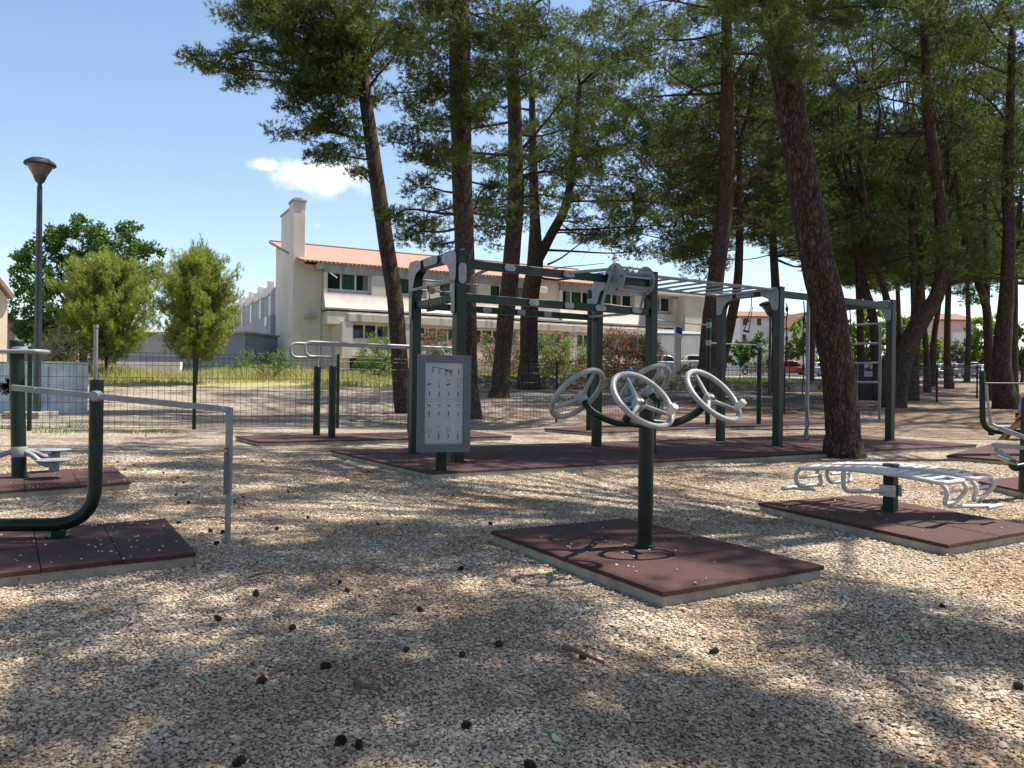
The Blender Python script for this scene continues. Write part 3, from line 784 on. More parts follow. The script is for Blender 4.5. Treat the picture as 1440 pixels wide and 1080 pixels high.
# roller of two round plates with bars
dc1, dc2 = W(864, 392, 10.95), W(906, 396, 11.55)
ax = RU
for c, r_ in ((dc1, .215), (dc2, .215)):
    m = MB(); m.lathe(c - ax * .01, ax, [(r_, 0), (r_ + .006, .01), (r_, .02)], 28); d_ = m.build('round_plate', 'grey_paint', rig)
    for k in range(5):
        a = k * 1.257 + .5; b = MB(); b.lathe(c - ax * .012 + RV * math.cos(a) * r_ * .78 + Z3 * math.sin(a) * r_ * .78, -ax, [(.013, 0), (.013, .008)], 8); b.build('bolt', 'black_rubber', d_)
for k in range(5):
    a = k * 1.257 + .5; o_ = RV * math.cos(a) * .17 + Z3 * math.sin(a) * .17
    rpipe([dc1 + o_, dc2 + o_], .015, 'roller_bar')
sb_ = s_at(797, 0, 2.5)
rpipe([rg(sb_, -.05, 2.56), dc1 + Vector((-.06, 0, .13)), dc1 - RU * .04 + Vector((0, 0, .14)), rg(s_at(842, 0, 2.1), -.06, 2.14)], .022, 'roller_frame', .05)
rpipe([dc2 - Vector((0, 0, .17)), rg(s_at(897, 0, 2.1), -.06, 2.14)], .022, 'roller_frame')
for px, z in ((797, 2.54), (842, 2.12), (893, 2.13)):
    oblong(rg(s_at(px, 0, z), -.047, z), RU, Z3, -RV, .19, .085)
rpipe([rg(s_at(826, WD, 2.1), WD - .05, 2.12), rg(s_at(880, .3, 2.1), .3, 2.10), rg(s_at(893, 0, 2.1), .04, 2.10)], .02, 'cross_bar')
# monkey bars B -> C
for w in (.06, WD - .04): rpipe([rg(SB - .75 if w < .1 else SB, w, 2.66), rg(SC, w, 2.66)], .024, 'ladder_rail')
for k in range(8):
    s = SB + .1 + k * .37; rpipe([rg(s, .06, 2.66), rg(s, WD - .04, 2.66)], .017, 'rung')
# wall ladder between the end posts
lz0, lz1 = .42, 2.28
for w in (.20, .98): rpipe([rg(SD - .02, w, lz0), rg(SD - .02, w, lz1)], .026, 'ladder_rail')
for k in range(6):
    z = lz0 + (lz1 - lz0) * k / 5; rpipe([rg(SD - .02, .20, z), rg(SD - .02, .98, z)], .019, 'rung')
for z in (lz0 - .0, lz1): rpipe([rg(SD - .02, .0, z), rg(SD - .02, .20, z)], .016, 'rung'); rpipe([rg(SD - .02, .98, z), rg(SD - .02, WD, z)], .016, 'rung')
# climbing pole, ropes, rings between C and D
sp_ = s_at(1137, .35, 2)
rpipe([rg(sp_, .35, .16), rg(sp_, .35, 2.60)], .032, 'climbing_pole')
m = MB(); m.beam(rg(SC, .35, 2.62), rg(SD, .35, 2.62), .04, .04); m.build('pole_support', 'green_paint', rig)
def rope(px, w, z1, z0, knots=(.2, .45, .7), name='climbing_rope'):
    s = s_at(px, w, 2); m = MB(); pts = [rg(s + .01 * math.sin(k), w + .01 * math.cos(k * 1.7), z1 + (z0 - z1) * k / 12) for k in range(13)]
    m.tube(pts, .011, 8)
    for k in knots: m.lathe(rg(s, w, z1 + (z0 - z1) * k), (0, 0, 1), [(.012, -.05), (.026, -.02), (.026, .02), (.012, .05)], 10)
    m.build(name, 'black_rubber', rig)
rope(1131, .0, 2.52, .9); rope(1107, .6, 2.55, 1.5, (.1, .6)); rope(1196, .7, 2.6, .6, (.3, .6, .8))
m = MB(); c_ = rg(s_at(1137, .1, 1), .1, .32); m.tube(spline([c_ + Vector((-.02, 0, .4)), c_ + Vector((.03, 0, .1)), c_ + Vector((-.04, 0, -.05)), c_ + Vector((.0, 0, -.18)), c_ + Vector((.06, 0, -.08))], 5), .008, 6); m.build('rope_end', 'black_rubber', rig)
# strap grip near post C
gt = rg(SC - .15, .45, 2.6); m = MB(); m.tube([gt, gt + Vector((0, 0, -.2))], .008, 6); a_ = gt + Vector((0, 0, -.2))
m.tube([a_, a_ + Vector((-.12, 0, -.40))], .007, 6); m.tube([a_ + Vector((.02, 0, 0)), a_ + Vector((-.04, 0, -.42))], .007, 6); m.tube([a_ + Vector((-.13, 0, -.40)), a_ + Vector((-.03, 0, -.42))], .017, 8)
m.build('strap_grip', 'black_rubber', rig)

# ================================================================ INFO BOARD
bt = GP(620, 661, ZM)
board = thing('info_board', 'framed exercise instruction board on a short dark green post', 'info board', bt)
bu = Vector((.958, .287, 0)).normalized(); bn = Vector((bu.y, -bu.x, 0))
bc = W(624, 567.5, bt.y - .10); bw, bh = .60, 1.07
m = MB(); m.box((bt.x, bt.y, .55), (.115, .075, .95), bu); m.build('post', 'green_paint', board, bevel=.005)
m = MB(); fw = .085
for sx, sz, ww, hh_ in ((-1, 0, fw, bh), (1, 0, fw, bh)):
    m.prism([bc + bu * sx * bw / 2 + Z3 * bh / 2, bc + bu * sx * (bw / 2 - fw) + Z3 * (bh / 2 - fw), bc + bu * sx * (bw / 2 - fw) - Z3 * (bh / 2 - fw), bc + bu * sx * bw / 2 - Z3 * bh / 2][::(1 if sx > 0 else -1)], bn * .035)
for sz in (-1, 1):
    m.prism([bc + bu * bw / 2 + Z3 * sz * bh / 2, bc + bu * (bw / 2 - fw) + Z3 * sz * (bh / 2 - fw), bc - bu * (bw / 2 - fw) + Z3 * sz * (bh / 2 - fw), bc - bu * bw / 2 + Z3 * sz * bh / 2][::(-1 if sz > 0 else 1)], bn * .035)
m.build('frame', 'board_frame', board, bevel=.004)
m = MB(); m.box(bc - bn * .012 + bn * .0, (bw - .01, .02, bh - .01), bu); m.build('back_panel', 'grey_paint', board)
m = MB(); m.box(bc + bn * .012, (bw - 2 * fw + .004, .006, bh - 2 * fw + .004), bu); sheet_o = m.build('instruction_sheet', 'sheet_paper', board)
ik, ir = MB(), MB(); SW, SH = bw - 2 * fw, bh - 2 * fw
def sp2(u, v): return bc + bn * .0165 + bu * (u - .5) * SW + Z3 * (.5 - v) * SH
def ln(mb, u0, v0, u1, v1, t=.004): mb.prism(_q(sp2(u0, v0), sp2(u1, v1), t), bn * .0012)
def _q(a, b, t):
    d = (b - a).normalized(); s = d.cross(bn).normalized() * t / 2
    return [a - s, b - s, b + s, a + s]
ln(ik, .18, .05, .72, .095, .005)
for u, v in ((.19, .055), (.22, .058), (.36, .07), (.39, .07), (.53, .08), (.56, .082), (.66, .09), (.70, .09)): ln(ik, u, v, u - .01, v + .07, .0035)
ln(ik, .52, .085, .70, .12, .010)
def fig(mb, u, v, s=1):
    mb.lathe(sp2(u, v), bn, [(.007 * s, 0), (.007 * s, .0012)], 8); ln(mb, u, v + .012, u, v + .036 * s, .009 * s)
    ln(mb, u, v + .034 * s, u - .02, v + .06 * s, .003); ln(mb, u, v + .034 * s, u + .02, v + .06 * s, .003); ln(mb, u - .03, v + .02, u + .03, v + .018, .003)
fig(ir, .87, .08)
for j, v in enumerate((.26, .52, .82)):
    for i, u in enumerate((.12, .37, .62, .87)):
        ln(ik, u - .08, v - .045, u + .07, v - .045, .0022)
        fig(ir if (j == 0 and i == 1) else ik, u, v + .10 - .02 * j, .8 + .3 * ((i + j) % 2))
        k = (i * 3 + j * 5) % 6
        if k == 0: ln(ik, u - .06, v + .01, u + .04, v + .0, .008); ln(ik, u - .05, v + .02, u, v - .01, .006)
        elif k == 1: ln(ik, u - .05, v + .03, u - .05, v, .003); ln(ik, u - .05, v + .03, u + .03, v + .03, .003); ln(ik, u + .03, v + .03, u + .03, v, .003)
        elif k == 2: ln(ik, u - .05, v - .01, u + .05, v - .0, .004); ln(ik, u, v - .01, u, v + .035, .004)
        elif k == 3: ln(ik, u, v - .02, u, v + .04, .004); ln(ik, u - .02, v + .04, u + .02, v + .04, .005)
        elif k == 4:
            for q in range(4): ln(ik, u - .06 + q * .04, v - .02, u - .06 + q * .04, v + .04, .002)
        else: ln(ik, u - .02, v - .01, u + .03, v + .02, .010); ln(ik, u - .05, v - .005, u, v, .005)
ln(ik, .03, .445, .5, .445, .002); ln(ik, .55, .445, .97, .445, .002); ln(ik, .03, .985, .97, .985, .003); ln(ik, .8, .19, .95, .19, .002)
ik.build('printed_pictograms', 'ink', sheet_o and board, smooth=0); ir.build('red_pictograms', 'ink_red', board, smooth=0)

# ================================================================ STEERING WHEEL TRAINER
wp = GP(907, 768, ZM)
wt = thing('wheel_trainer', 'green post carrying four big grey steering wheels on the middle mat', 'exercise machine', wp)
m = MB(); m.tube([(wp.x, wp.y, ZM), (wp.x, wp.y, .93)], .046, 20); m.lathe((wp.x, wp.y, .93), (0, 0, 1), [(.046, 0), (.04, .012), (.0, .018)], 20)
m.lathe((wp.x, wp.y, ZM), (0, 0, 1), [(.062, 0), (.062, .008), (.048, .014)], 20)
m.build('post', 'green_paint', wt)
m = MB()
m.lathe(Vector((wp.x, wp.y, .44)), (0, 0, 1), [(.0462, 0), (.0462, .001)], 20)
wheels = [((904, 562), 4.38, (.44, -.60, .67)), ((1003, 556), 4.70, (.50, -.55, .67)), ((907, 545), 5.22, (-.50, .56, .66)), ((812, 554), 4.86, (-.56, .52, .66))]
hubz = .86
def wheel(c, n_, knob_a, cap):
    n_ = n_.normalized()
    x = n_.cross(Vector((0, 0, 1))).normalized(); y = x.cross(n_)     # y: uphill in wheel plane
    Rw = .192
    m = MB(); m.torus(c, n_, Rw, .0168, 48, 12)
    w_ = m.build('steering_wheel', 'wheel_paint', wt)
    b = MB()
    for a in (90, 215, 325):
        a = math.radians(a); d = x * math.cos(a) + y * math.sin(a)
        b.tube([c - n_ * .035 + d * .02, c - n_ * .01 + d * (Rw - .005)], [.014, .010], 10)
    b.build('spoke', 'wheel_paint', w_)
    h = MB(); h.lathe(c - n_ * .075, n_, [(.026, 0), (.036, .015), (.040, .045), (.034, .062)], 20); h.build('hub', 'wheel_paint', w_)
    k = MB(); k.lathe(c - n_ * .013, n_, [(.030, 0), (.029, .004), (.015, .008)], 20); k.build('hub_cap', 'green_paint', w_)
    k2 = MB(); k2.lathe(c - n_ * .004, n_, [(.012, 0), (.011, .001)], 12); k2.build('cap_badge', 'knob_plastic', w_)
    a = math.radians(knob_a); d = x * math.cos(a) + y * math.sin(a)
    kk = MB(); kp = c + d * Rw * .84 + n_ * .004
    kk.lathe(kp, n_, [(.010, 0), (.012, .012), (.021, .02), (.024, .07), (.021, .078), (.008, .08)], 16); kk.build('knob', 'knob_plastic', w_)
for (pp, Y, n_), ka in zip(wheels, (226, 226, 300, 256)):
    c = W(pp[0], pp[1], Y); n_ = Vector(n_).normalized()
    wheel(c, n_, ka, True)
    back = c - n_ * .07
    hc = Vector((wp.x, wp.y, hubz))
    out = back - n_ * .10; m = MB()
    d_ = (Vector((out.x, out.y, 0)) - Vector((hc.x, hc.y, 0)))
    low = Vector((hc.x, hc.y, 0)) + d_ * .55 + Vector((0, 0, hubz - .035))
    m.tube(spline([hc + Vector((0, 0, -.03)), low, out, back], 7), .0225, 14); m.build('arm', 'green_paint', wt)

# ================================================================ WHITE DOUBLE BENCH
bp_ = GP(1252, 718, ZM)
bench = thing('slatted_bench', 'white tubular double sit up bench on the sunlit right mat', 'exercise bench', bp_)
LX = Vector((.60, -.80, 0)); CX = Vector((.80, .60, 0))
def bl(l, c, z): return Vector((bp_.x, bp_.y, 0)) + LX * l + CX * c + Z3 * z
m = MB(); m.box((bp_.x, bp_.y, .255), (.085, .085, .37), LX); m.build('post', 'green_paint', bench, bevel=.005)
m = MB(); m.box((bp_.x, bp_.y, .445), (.095, .095, .02), LX); m.build('post_cap', 'lamp_paint', bench, bevel=.004)
def bed(c0, c1, sgn):
    zt = lambda l: .415 - .03 * (l / .53) ** 2
    m = MB()
    ls = [-.53 + 1.06 * k / 14 for k in range(15)]
    for c in (c0, c1): m.tube([bl(l, c, zt(l)) for l in ls], .0165, 10)
    m.tube(fillet([bl(-.53, c0, zt(-.53)), bl(-.57, c0, zt(-.53)), bl(-.57, c1, zt(-.53)), bl(-.53, c1, zt(-.53))], .05), .0165, 10)
    m.tube(fillet([bl(.53, c0, zt(.53)), bl(.58, c0, zt(.53)), bl(.58, c1, zt(.53)), bl(.53, c1, zt(.53))], .05), .0165, 10)
    f = m.build('bed_frame', 'white_paint', bench)
    for k in range(11):
        l = -.45 + k * .09; s = MB(); s.tube([bl(l, c0, zt(l) + .004), bl(l, c1, zt(l) + .004)], .0125, 8); s.build('slat', 'white_paint', bench)
    cm = (c0 + c1) / 2
    for e in (-1, 1):      # hanging loops at the two ends
        l0 = .56 * e; z0 = zt(.53)
        s = MB(); s.tube(fillet([bl(l0, c0, z0), bl(l0 + .05 * e, c0, z0 - .06), bl(l0 + .02 * e, c0, z0 - .15), bl(l0 - .02 * e, c1, z0 - .15), bl(l0 + .05 * e, c1, z0 - .05), bl(l0, c1, z0)], .06), .0165, 10)
        s.build('end_loop', 'white_paint', bench)
        s = MB(); s.tube([bl(l0, c0, z0 - .075), bl(l0, c1, z0 - .075)], .012, 8); s.build('foot_bar', 'white_paint', bench)
    s = MB(); sgc = c1 if sgn < 0 else c0
    oc = c0 if sgn < 0 else c1
    s.tube(fillet([bl(-.18, oc, .40), bl(-.18, oc, .24), bl(-.02, sgc * .6, .235), bl(0, sgn * .05, .235)], .07), .018, 10); s.build('support_bracket', 'white_paint', bench)
bed(-.38, -.07, -1); bed(.08, .39, 1)
for e in (-1, 1):
    s = MB(); zz = .20; cc_ = .10 if e > 0 else -.27
    s.tube([bl(.53 * e, -.2 if e > 0 else -.2, zz), bl(.72 * e, cc_, zz)], .014, 8); s.tube([bl(.72 * e, cc_ - .12, zz), bl(.72 * e, cc_ + .12, zz)], .0165, 10); s.build('foot_handle', 'white_paint', bench)
s = MB(); s.box(bl(0, -.052, .24), (.13, .012, .09), LX); s.box(bl(0, .052, .24), (.13, .012, .09), LX); s.build('bracket_plate', 'white_paint', bench, bevel=.003)

# ================================================================ LEFT FRONT LEVER MACHINE
lf = thing('lever_machine', 'dark green bent pipe machine with long grey lever arm at front left', 'exercise machine', GP(82, 756, ZM))
YL = 4.85
def wl_(px, py, Y=YL): return W(px, py, Y)
m = MB(); m.tube(fillet([wl_(-420, 742, 4.5), wl_(133, 737), wl_(136, 534)], .25, 12), .0405, 20); m.lathe(wl_(136, 536), (0, 0, 1), [(.0405, 0), (.036, .008), (0, .01)], 20); m.build('bent_pipe', 'green_paint', lf)
m = MB(); p = wl_(82, 745); m.tube([p, (p.x, p.y, ZM)], .042, 16); m.lathe((p.x, p.y, ZM), Z3, [(.07, 0), (.07, .008), (.045, .012)], 16); m.build('foot', 'green_paint', lf)
m = MB(); p = wl_(-200, 740, 4.68); m.tube([p, (p.x, p.y, ZM)], .042, 16); m.build('foot', 'green_paint', lf)
m = MB(); m.tube([wl_(134, 534), wl_(135, 462)], .0125, 12); m.lathe(wl_(135, 461), Z3, [(.015, 0), (.015, .02)], 12); m.build('upright_rod', 'grey_paint', lf)
m = MB(); m.beam(wl_(17, 545, 4.76), wl_(322, 576, 4.80), .034, .036); m.build('lever_arm', 'grey_paint', lf, bevel=.005)
m = MB(); c = wl_(137, 557, 4.79); m.lathe(c, (0, -1, 0), [(.034, -.01), (.034, .03), (.028, .042), (0, .046)], 20); m.build('pivot_cap', 'grey_paint', lf)
m = MB(); p0 = wl_(323, 573, 4.82); p1 = wl_(320, 762, 4.86); m.beam(p0, p0.lerp(p1, .62), .036, .036, up=(0, 1, 0)); m.build('drop_arm', 'grey_paint', lf, bevel=.004)
m = MB(); m.tube([p0.lerp(p1, .6), p1], .018, 12); m.lathe(p1 + Vector((-.02, 0, .01)), (-1, 0, 0), [(.016, -.03), (.02, 0), (.012, .015)], 12); m.build('drop_leg', 'grey_paint', lf)
m = MB(); q0, q1 = wl_(317.5, 629, 4.80), wl_(316.5, 695, 4.80); m.tube([q0, q1], .010, 10); m.build('side_sleeve', 'board_frame', lf)
for px, py in ((50, 546.5), (314, 573), (318, 634)): b = MB(); b.lathe(wl_(px, py, 4.74), (0, -1, 0), [(.007, 0), (.007, .01)], 8); b.build('bolt', 'bolt_metal', lf)

# ================================================================ LEFT REAR STEPPER
sp3 = GP(27, 671, ZM)
st_ = thing('footplate_trainer', 'thick dark green post with grey handlebar and footplates at far left', 'exercise machine', sp3)
YS = sp3.y
m = MB(); m.tube([sp3, W(23, 481, YS)], .066, 22); m.lathe(W(23, 481, YS), Z3, [(.066, 0), (.06, .015), (0, .02)], 22); m.lathe(sp3, Z3, [(.09, 0), (.09, .01), (.07, .015)], 22); m.build('post', 'green_paint', st_)
for py, nm in ((492.5, 'handlebar_collar'), (635, 'step_collar')):
    m = MB(); hgt = .065 if py < 500 else .10
    m.lathe(W(27, py, YS) - Z3 * hgt / 2, Z3, [(.070, 0), (.074, .008), (.074, hgt - .008), (.070, hgt)], 24); m.build(nm, 'grey_paint', st_)
m = MB(); m.tube(fillet([W(-160, 494, YS - .1), W(55, 494, YS - .10), W(68, 495, YS + .35)], .12), .021, 12); m.build('handlebar', 'grey_paint', st_)
for tip, yy, zz, a_ in (((80, 655), YS - .05, 0, 0), ((82, 640), YS + .55, 0, 0), ((-40, 650), YS - .2, 0, 0)):
    s0 = W(30, 633, YS); e0 = W(tip[0] - 4, tip[1], yy)
    m = MB(); m.tube(spline([s0, s0.lerp(e0, .35) + Z3 * .0, s0.lerp(e0, .65) + Z3 * -.03, e0], 6), .025, 12); m.build('step_arm', 'grey_paint', st_)
    m = MB(); m.tube([e0 - Z3 * .05, e0 + Z3 * .03], .045, 14); m.lathe(e0 + Z3 * .03, Z3, [(.05, 0), (.15, .018), (.155, .028), (.145, .034)], 28)
    m.build('footplate', 'grey_paint', st_)

# ================================================================ PARALLEL BARS
pb = thing('parallel_bars', 'grey parallel dip bars on four short dark green posts', 'parallel bars', GP(456, 614, ZM))
L1, L2 = GP(445, 612, ZM), GP(466.5, 615, ZM); R1 = GP(577, 608, ZM); R2 = R1 + (L2 - L1)
R1 = L1 + (R1 - L1); dirb = (R1 - L1).normalized()
ztop = {}
for p, py in ((L1, 516), (L2, 516), (R1, 519), (R2, 520)):

    m = MB(); m.tube([p, (p.x, p.y, 1.32)], .064, 18); m.lathe((p.x, p.y, 1.32), Z3, [(.064, 0), (.055, .012), (0, .015)], 18); m.build('post', 'green_paint', pb)
    m = MB(); m.tube([(p.x, p.y, 1.32), (p.x, p.y, 1.73)], .022, 12); m.build('stanchion', 'grey_paint', pb)
for p, q in ((L1, R1), (L2, R2)):
    a = Vector((p.x, p.y, 1.73)); b = Vector((q.x, q.y, 1.73)); z2 = 1.48
    aa = a - dirb * .50; bb = b + dirb * .75
    m = MB(); m.tube(fillet([Vector((a.x, a.y, z2)), aa - Z3 * (1.73 - z2), aa, bb, bb - Z3 * (1.73 - z2), Vector((b.x, b.y, z2))], .13, 8), .027, 14); m.build('rail', 'grey_paint', pb)

# ================================================================ CHIN UP BARS behind the rig
cb = thing('chin_up_bars', 'row of dark green posts joined by thin chin up bars of falling height', 'chin up bars', GP(828, 605, ZM))
cps = [(828, 605, 409), (912, 600.5, 430), (995, 597, 449), (1067, 596, 479), (1203, 592, 512)]
cpos = []
for px, pb_, pt in cps:
    p = GP(px, pb_, ZM); top = W(px, pt, p.y); cpos.append((p, top.z)); r_ = .062 if px < 1100 else .05
    m = MB(); m.tube([p, (p.x, p.y, top.z)], r_, 16); m.lathe((p.x, p.y, top.z), Z3, [(r_, 0), (r_ * .8, .02), (0, .03)], 16); m.build('post', 'green_paint', cb)
for i, dz in ((0, -.18), (1, -.42), (2, -.65)):
    (p, z1), (q, z2) = cpos[i], cpos[i + 1]; z = min(z1, z2) - .1
    if i == 1: z = z2 - .15
    if i == 2: z = z2 - .12
    m = MB(); m.tube([(p.x, p.y, z), (q.x, q.y, z)], .018, 10); m.build('chin_up_bar', 'grey_paint', cb)
    for e in (p, q):
        m = MB(); m.lathe((e.x, e.y, z - .07), Z3, [(.066, 0), (.069, .01), (.069, .13), (.066, .14)], 16); m.build('clamp', 'grey_paint', cb)

# ================================================================ RIGHT EDGE MACHINES
e1 = GP(1382, 612, ZM)
sr = thing('rowing_machine', 'dark green bent pipe seat machine used by the seated person', 'exercise machine', e1)
YR = e1.y
m = MB(); m.tube(fillet([W(1381, 522, YR), W(1382, 606, YR), W(1500, 611, YR)], .3, 10), .058, 16); m.build('bent_pipe', 'green_paint', sr)
m = MB(); p = W(1394, 607, YR); m.tube([p, (p.x, p.y, ZM)], .06, 12); m.build('foot', 'green_paint', sr)
m = MB(); m.tube([W(1379, 539, YR), W(1500, 540, YR)], .02, 10); m.build('top_bar', 'green_paint', sr)
m = MB(); m.tube(fillet([W(1387, 541, YR - .1), W(1388, 560, YR - .1), W(1391, 575, YR - .1), W(1393, 594, YR - .1), W(1400, 600, YR - .2), W(1440, 601, YR - .2)], .15), .028, 12); m.build('push_rod', 'grey_paint', sr)
m = MB(); m.box(W(1452, 601, YR), (.42, .34, .06)); m.build('seat', 'black_rubber', sr, bevel=.02)
e2 = GP(1441, 690, ZM)
sq = thing('stepper', 'green post stepper with long grey swing arms at the right edge', 'exercise machine', e2)
YQ = e2.y
m = MB(); m.tube([e2, W(1446, 560, YQ)], .055, 18); m.tube(fillet([W(1441, 655, YQ - .1), W(1425, 658, YQ - .1), W(1422, 648, YQ - .1)], .03), .036, 14); m.build('post', 'green_paint', sq)
for a, b_ in (((1405, 602), (1470, 626)), ((1396, 626), (1470, 632)), ((1400, 632), (1424, 648))):
    m = MB(); m.beam(W(*a, YQ - .15), W(*b_, YQ - .15), .05, .04); m.build('swing_arm', 'grey_paint', sq, bevel=.006)
m = MB(); m.box(W(1412, 646, YQ - .2), (.20, .12, .025), (.9, 0, -.35)); m.build('pedal', 'grey_paint', sq, bevel=.006)
m = MB(); m.lathe(W(1422, 648, YQ - .25), (0, -1, 0), [(.02, 0), (.02, .05), (.01, .055)], 14); m.build('pivot', 'lamp_paint', sq)

# ================================================================ SCHOOL BUILDING
BU = Vector((.885, .466, 0)).normalized(); BN = Vector((BU.y, -BU.x, 0)); BO = W(455, 369, 60); EZ = BO.z; BO = Vector((BO.x, BO.y, 0))
def fb(s, out, z): return BO + BU * s + BN * out + Z3 * z
def fsz(px, py, out=0):
    d = pxdir(px, py); a = BO + BN * out
    s = (d.x * a.y - a.x) / (BU.x - d.x * BU.y); y = a.y + BU.y * s
    return s, H + d.z * y
gz = terr(0, 60)
sch = thing('school_building', 'long cream two storey school with red tiled roof and tall chimney', 'building', fb(0, 0, gz))
def fbox(mb, s0, s1, o0, o1, z0, z1): mb.box(fb((s0 + s1) / 2, (o0 + o1) / 2, (z0 + z1) / 2), (abs(s1 - s0), abs(o1 - o0), abs(z1 - z0)), BU)
LEN = 38.0
m = MB(); fbox(m, -1.2, LEN, -12, -.9, gz - 1, EZ - .1); m.build('wall', 'plaster', sch)
# gable triangle towards the chimney and tiled roof
RZ = 13.3
m = MB(); m.prism([fb(-1.2, -.9, EZ - .1), fb(-1.2, -12, RZ - .12), fb(-1.2, -12, EZ - .1)], BU * 31.5); m.build('gable', 'plaster', sch)
def roofpiece(s0, s1, out0, z0, out1, z1, name='roof', parent=None):
    me_ = MB(); a, b, c, d = fb(s0, out0, z0), fb(s1, out0, z0), fb(s1, out1, z1), fb(s0, out1, z1)
    me_.prism([a, b, c, d], Vector((0, 0, .14)))
    o = me_.build(name, 'tile_roof', parent or sch, smooth=0)
    uv = o.data.uv_layers.new(name='uv'); off = OFF[o]
    for lp in o.data.loops:
        p = o.data.vertices[lp.vertex_index].co + off - BO; uv.data[lp.index].uv = (p.dot(BU) * 2.2, p.dot(BN) * 2.2)
    return o
rf = roofpiece(-1.7, 30.6, .35, EZ - .08, -12.1, RZ)
m = MB(); m.tube([fb(-1.7, -12.1, RZ + .16), fb(30.6, -12.1, RZ + .16)], .11, 8); m.build('ridge_tiles', 'tile_roof', rf)
m = MB(); m.beam(fb(-1.76, .35, EZ - .02), fb(-1.76, -12.1, RZ + .06), .10, .20); m.build('verge_board', 'brown_wall', rf)
# upper storey bays
zs = [10.1]
def window(mb_frame, s0, s1, z0, z1, out, fr=.09): pass
def win_unit(s0, s1, z0, z1, out, n_, curt, fr=.11, parent=sch):
    f = MB()
    fbox(f, s0, s1, out - .05, out + .06, z1 - fr, z1); fbox(f, s0, s1, out - .05, out + .10, z0, z0 + fr)
    w_ = (s1 - s0) / n_
    for k in range(n_ + 1):
        c = s0 + k * w_; t = fr * (1.3 if 0 < k < n_ else 1); c = min(max(c, s0 + t / 2), s1 - t / 2); fbox(f, c - t / 2, c + t / 2, out - .05, out + .057, z0 + fr, z1 - fr)
    fo = f.build('window', 'window_frame', parent)
    g = MB(); fbox(g, s0 + .04, s1 - .04, out - .03, out - .015, z0 + .04, z1 - .04); g.build('pane', 'glass_dark', fo)
    for k in range(n_):
        c = curt[k % len(curt)]
        if c:
            q = MB(); a = s0 + k * w_ + fr * .8; b = s0 + (k + 1) * w_ - fr * .8
            if c == 'g': a2, b2 = a + (b - a) * R.uniform(0, .25), b - (b - a) * R.uniform(0, .2)
            else: a2, b2 = a + (b - a) * .55, b
            npt = 14; ps = []
            for i in range(npt + 1):
                s = a2 + (b2 - a2) * i / npt; ps.append((s, out - .012 + .006 * math.sin(i * 2.1)))
            for i in range(npt): q.face([fb(ps[i][0], ps[i][1], z0 + fr), fb(ps[i + 1][0], ps[i + 1][1], z0 + fr), fb(ps[i + 1][0], ps[i + 1][1], z1 - fr), fb(ps[i][0], ps[i][1], z1 - fr)])
            q.build('curtain', 'curtain_green' if c == 'g' else 'curtain_grey', fo)
uz0 = fsz(477, 408)[1]; uz1 = fsz(470, 381)[1]
bays = [0, 4.6, 9.2, 13.8, 20.9, 25.3, 29.8]
curts = [(None, 'g', 'y'), ('g', 'g', None), (None, 'g', 'g'), ('g', 'g', 'y'), ('y', 'g', 'y'), ('g', 'y', None), (None, 'y', None)]
fz1, fz0 = EZ - .05, EZ - .75
for b, cu in zip(bays, curts):
    m = MB()
    fbox(m, b, b + 4.599, -.9, .22, fz0, fz1)                                # deep lintel
    m.build('lintel', 'cast_concrete', sch, bevel=.03)
    m = MB(); fbox(m, b, b + .28, -.9, .2, uz0 - .25, fz0); m.build('pier', 'plaster', sch); m = MB(); fbox(m, b + 3.75, b + 4.595, -.9, .2, uz0 - .25, fz0); m.build('pier', 'plaster', sch)
    win_unit(b + .30, b + 3.73, uz0, uz1, -.35, 3, cu)
    m = MB(); fbox(m, b + .28, b + 3.75, -.9, -.30, uz0 - .25, uz0 - .005); m.build('sill', 'plaster', sch)
    m = MB(); fbox(m, b + .28, b + 3.75, -.9, -.42, uz1 + .005, fz0 - .003); m.build('window_head', 'plaster', sch)
m = MB(); fbox(m, 18.41, 20.85, -.9, .05, uz0 - .25, fz1); m.build('pier', 'plaster', sch)
m = MB(); fbox(m, 18.7, 19.5, .055, .40, uz0 + .9, uz0 + 1.45); m.build('air_conditioner', 'window_frame', sch, bevel=.03)
# sloping spandrel below the windows: leans back upwards and catches the sun
ssz0 = fsz(470, 434)[1]; ssz1 = uz0 - .25
for b in bays:
    m = MB(); m.prism([fb(b, .20, ssz1 - .22), fb(b, .75, ssz0), fb(b, -.9, ssz0), fb(b, -.9, ssz1), fb(b, .20, ssz1)], BU * 4.598); m.build('spandrel', 'plaster', sch)
m = MB(); fbox(m, 18.42, 20.85, -.9, .4, ssz0, ssz1 - .01); m.build('spandrel', 'plaster', sch)
# slab line with dark slots, then the projecting ground floor
gz1 = fsz(490, 441, 1.3)[1]; gz0 = fsz(490, 452, 1.3)[1]; wz1 = fsz(492, 451.5, 1.1)[1]; wz0 = fsz(492, 476.5, 1.1)[1]; fz = fsz(490, 500, 1.1)[1]
m = MB(); fbox(m, 0.1, 33.5, -.9, 1.0, gz0 - .2, ssz0 - .28); m.build('mezzanine_wall', 'plaster', sch)
m = MB(); fbox(m, 0, 34, -.9, 1.05, ssz0 - .14, ssz0 - .005); m.build('slab_edge', 'cast_concrete', sch)
for k in range(22):
    s = .5 + k * 1.5
    if s < 32: m = MB(); fbox(m, s, s + 1.25, .9, 1.012, ssz0 - .275, ssz0 - .145); m.build('vent_slot', 'glass_dark', sch)
m = MB(); fbox(m, 1.6, 33, 1.003, 1.55, gz0, gz1); m.build('ground_floor_fascia', 'plaster_stained', sch, bevel=.03)
m = MB(); fbox(m, .9, 33.4, -.9, .72, gz - 1, gz0 - .205); m.build('ground_floor_wall', 'plaster', sch)
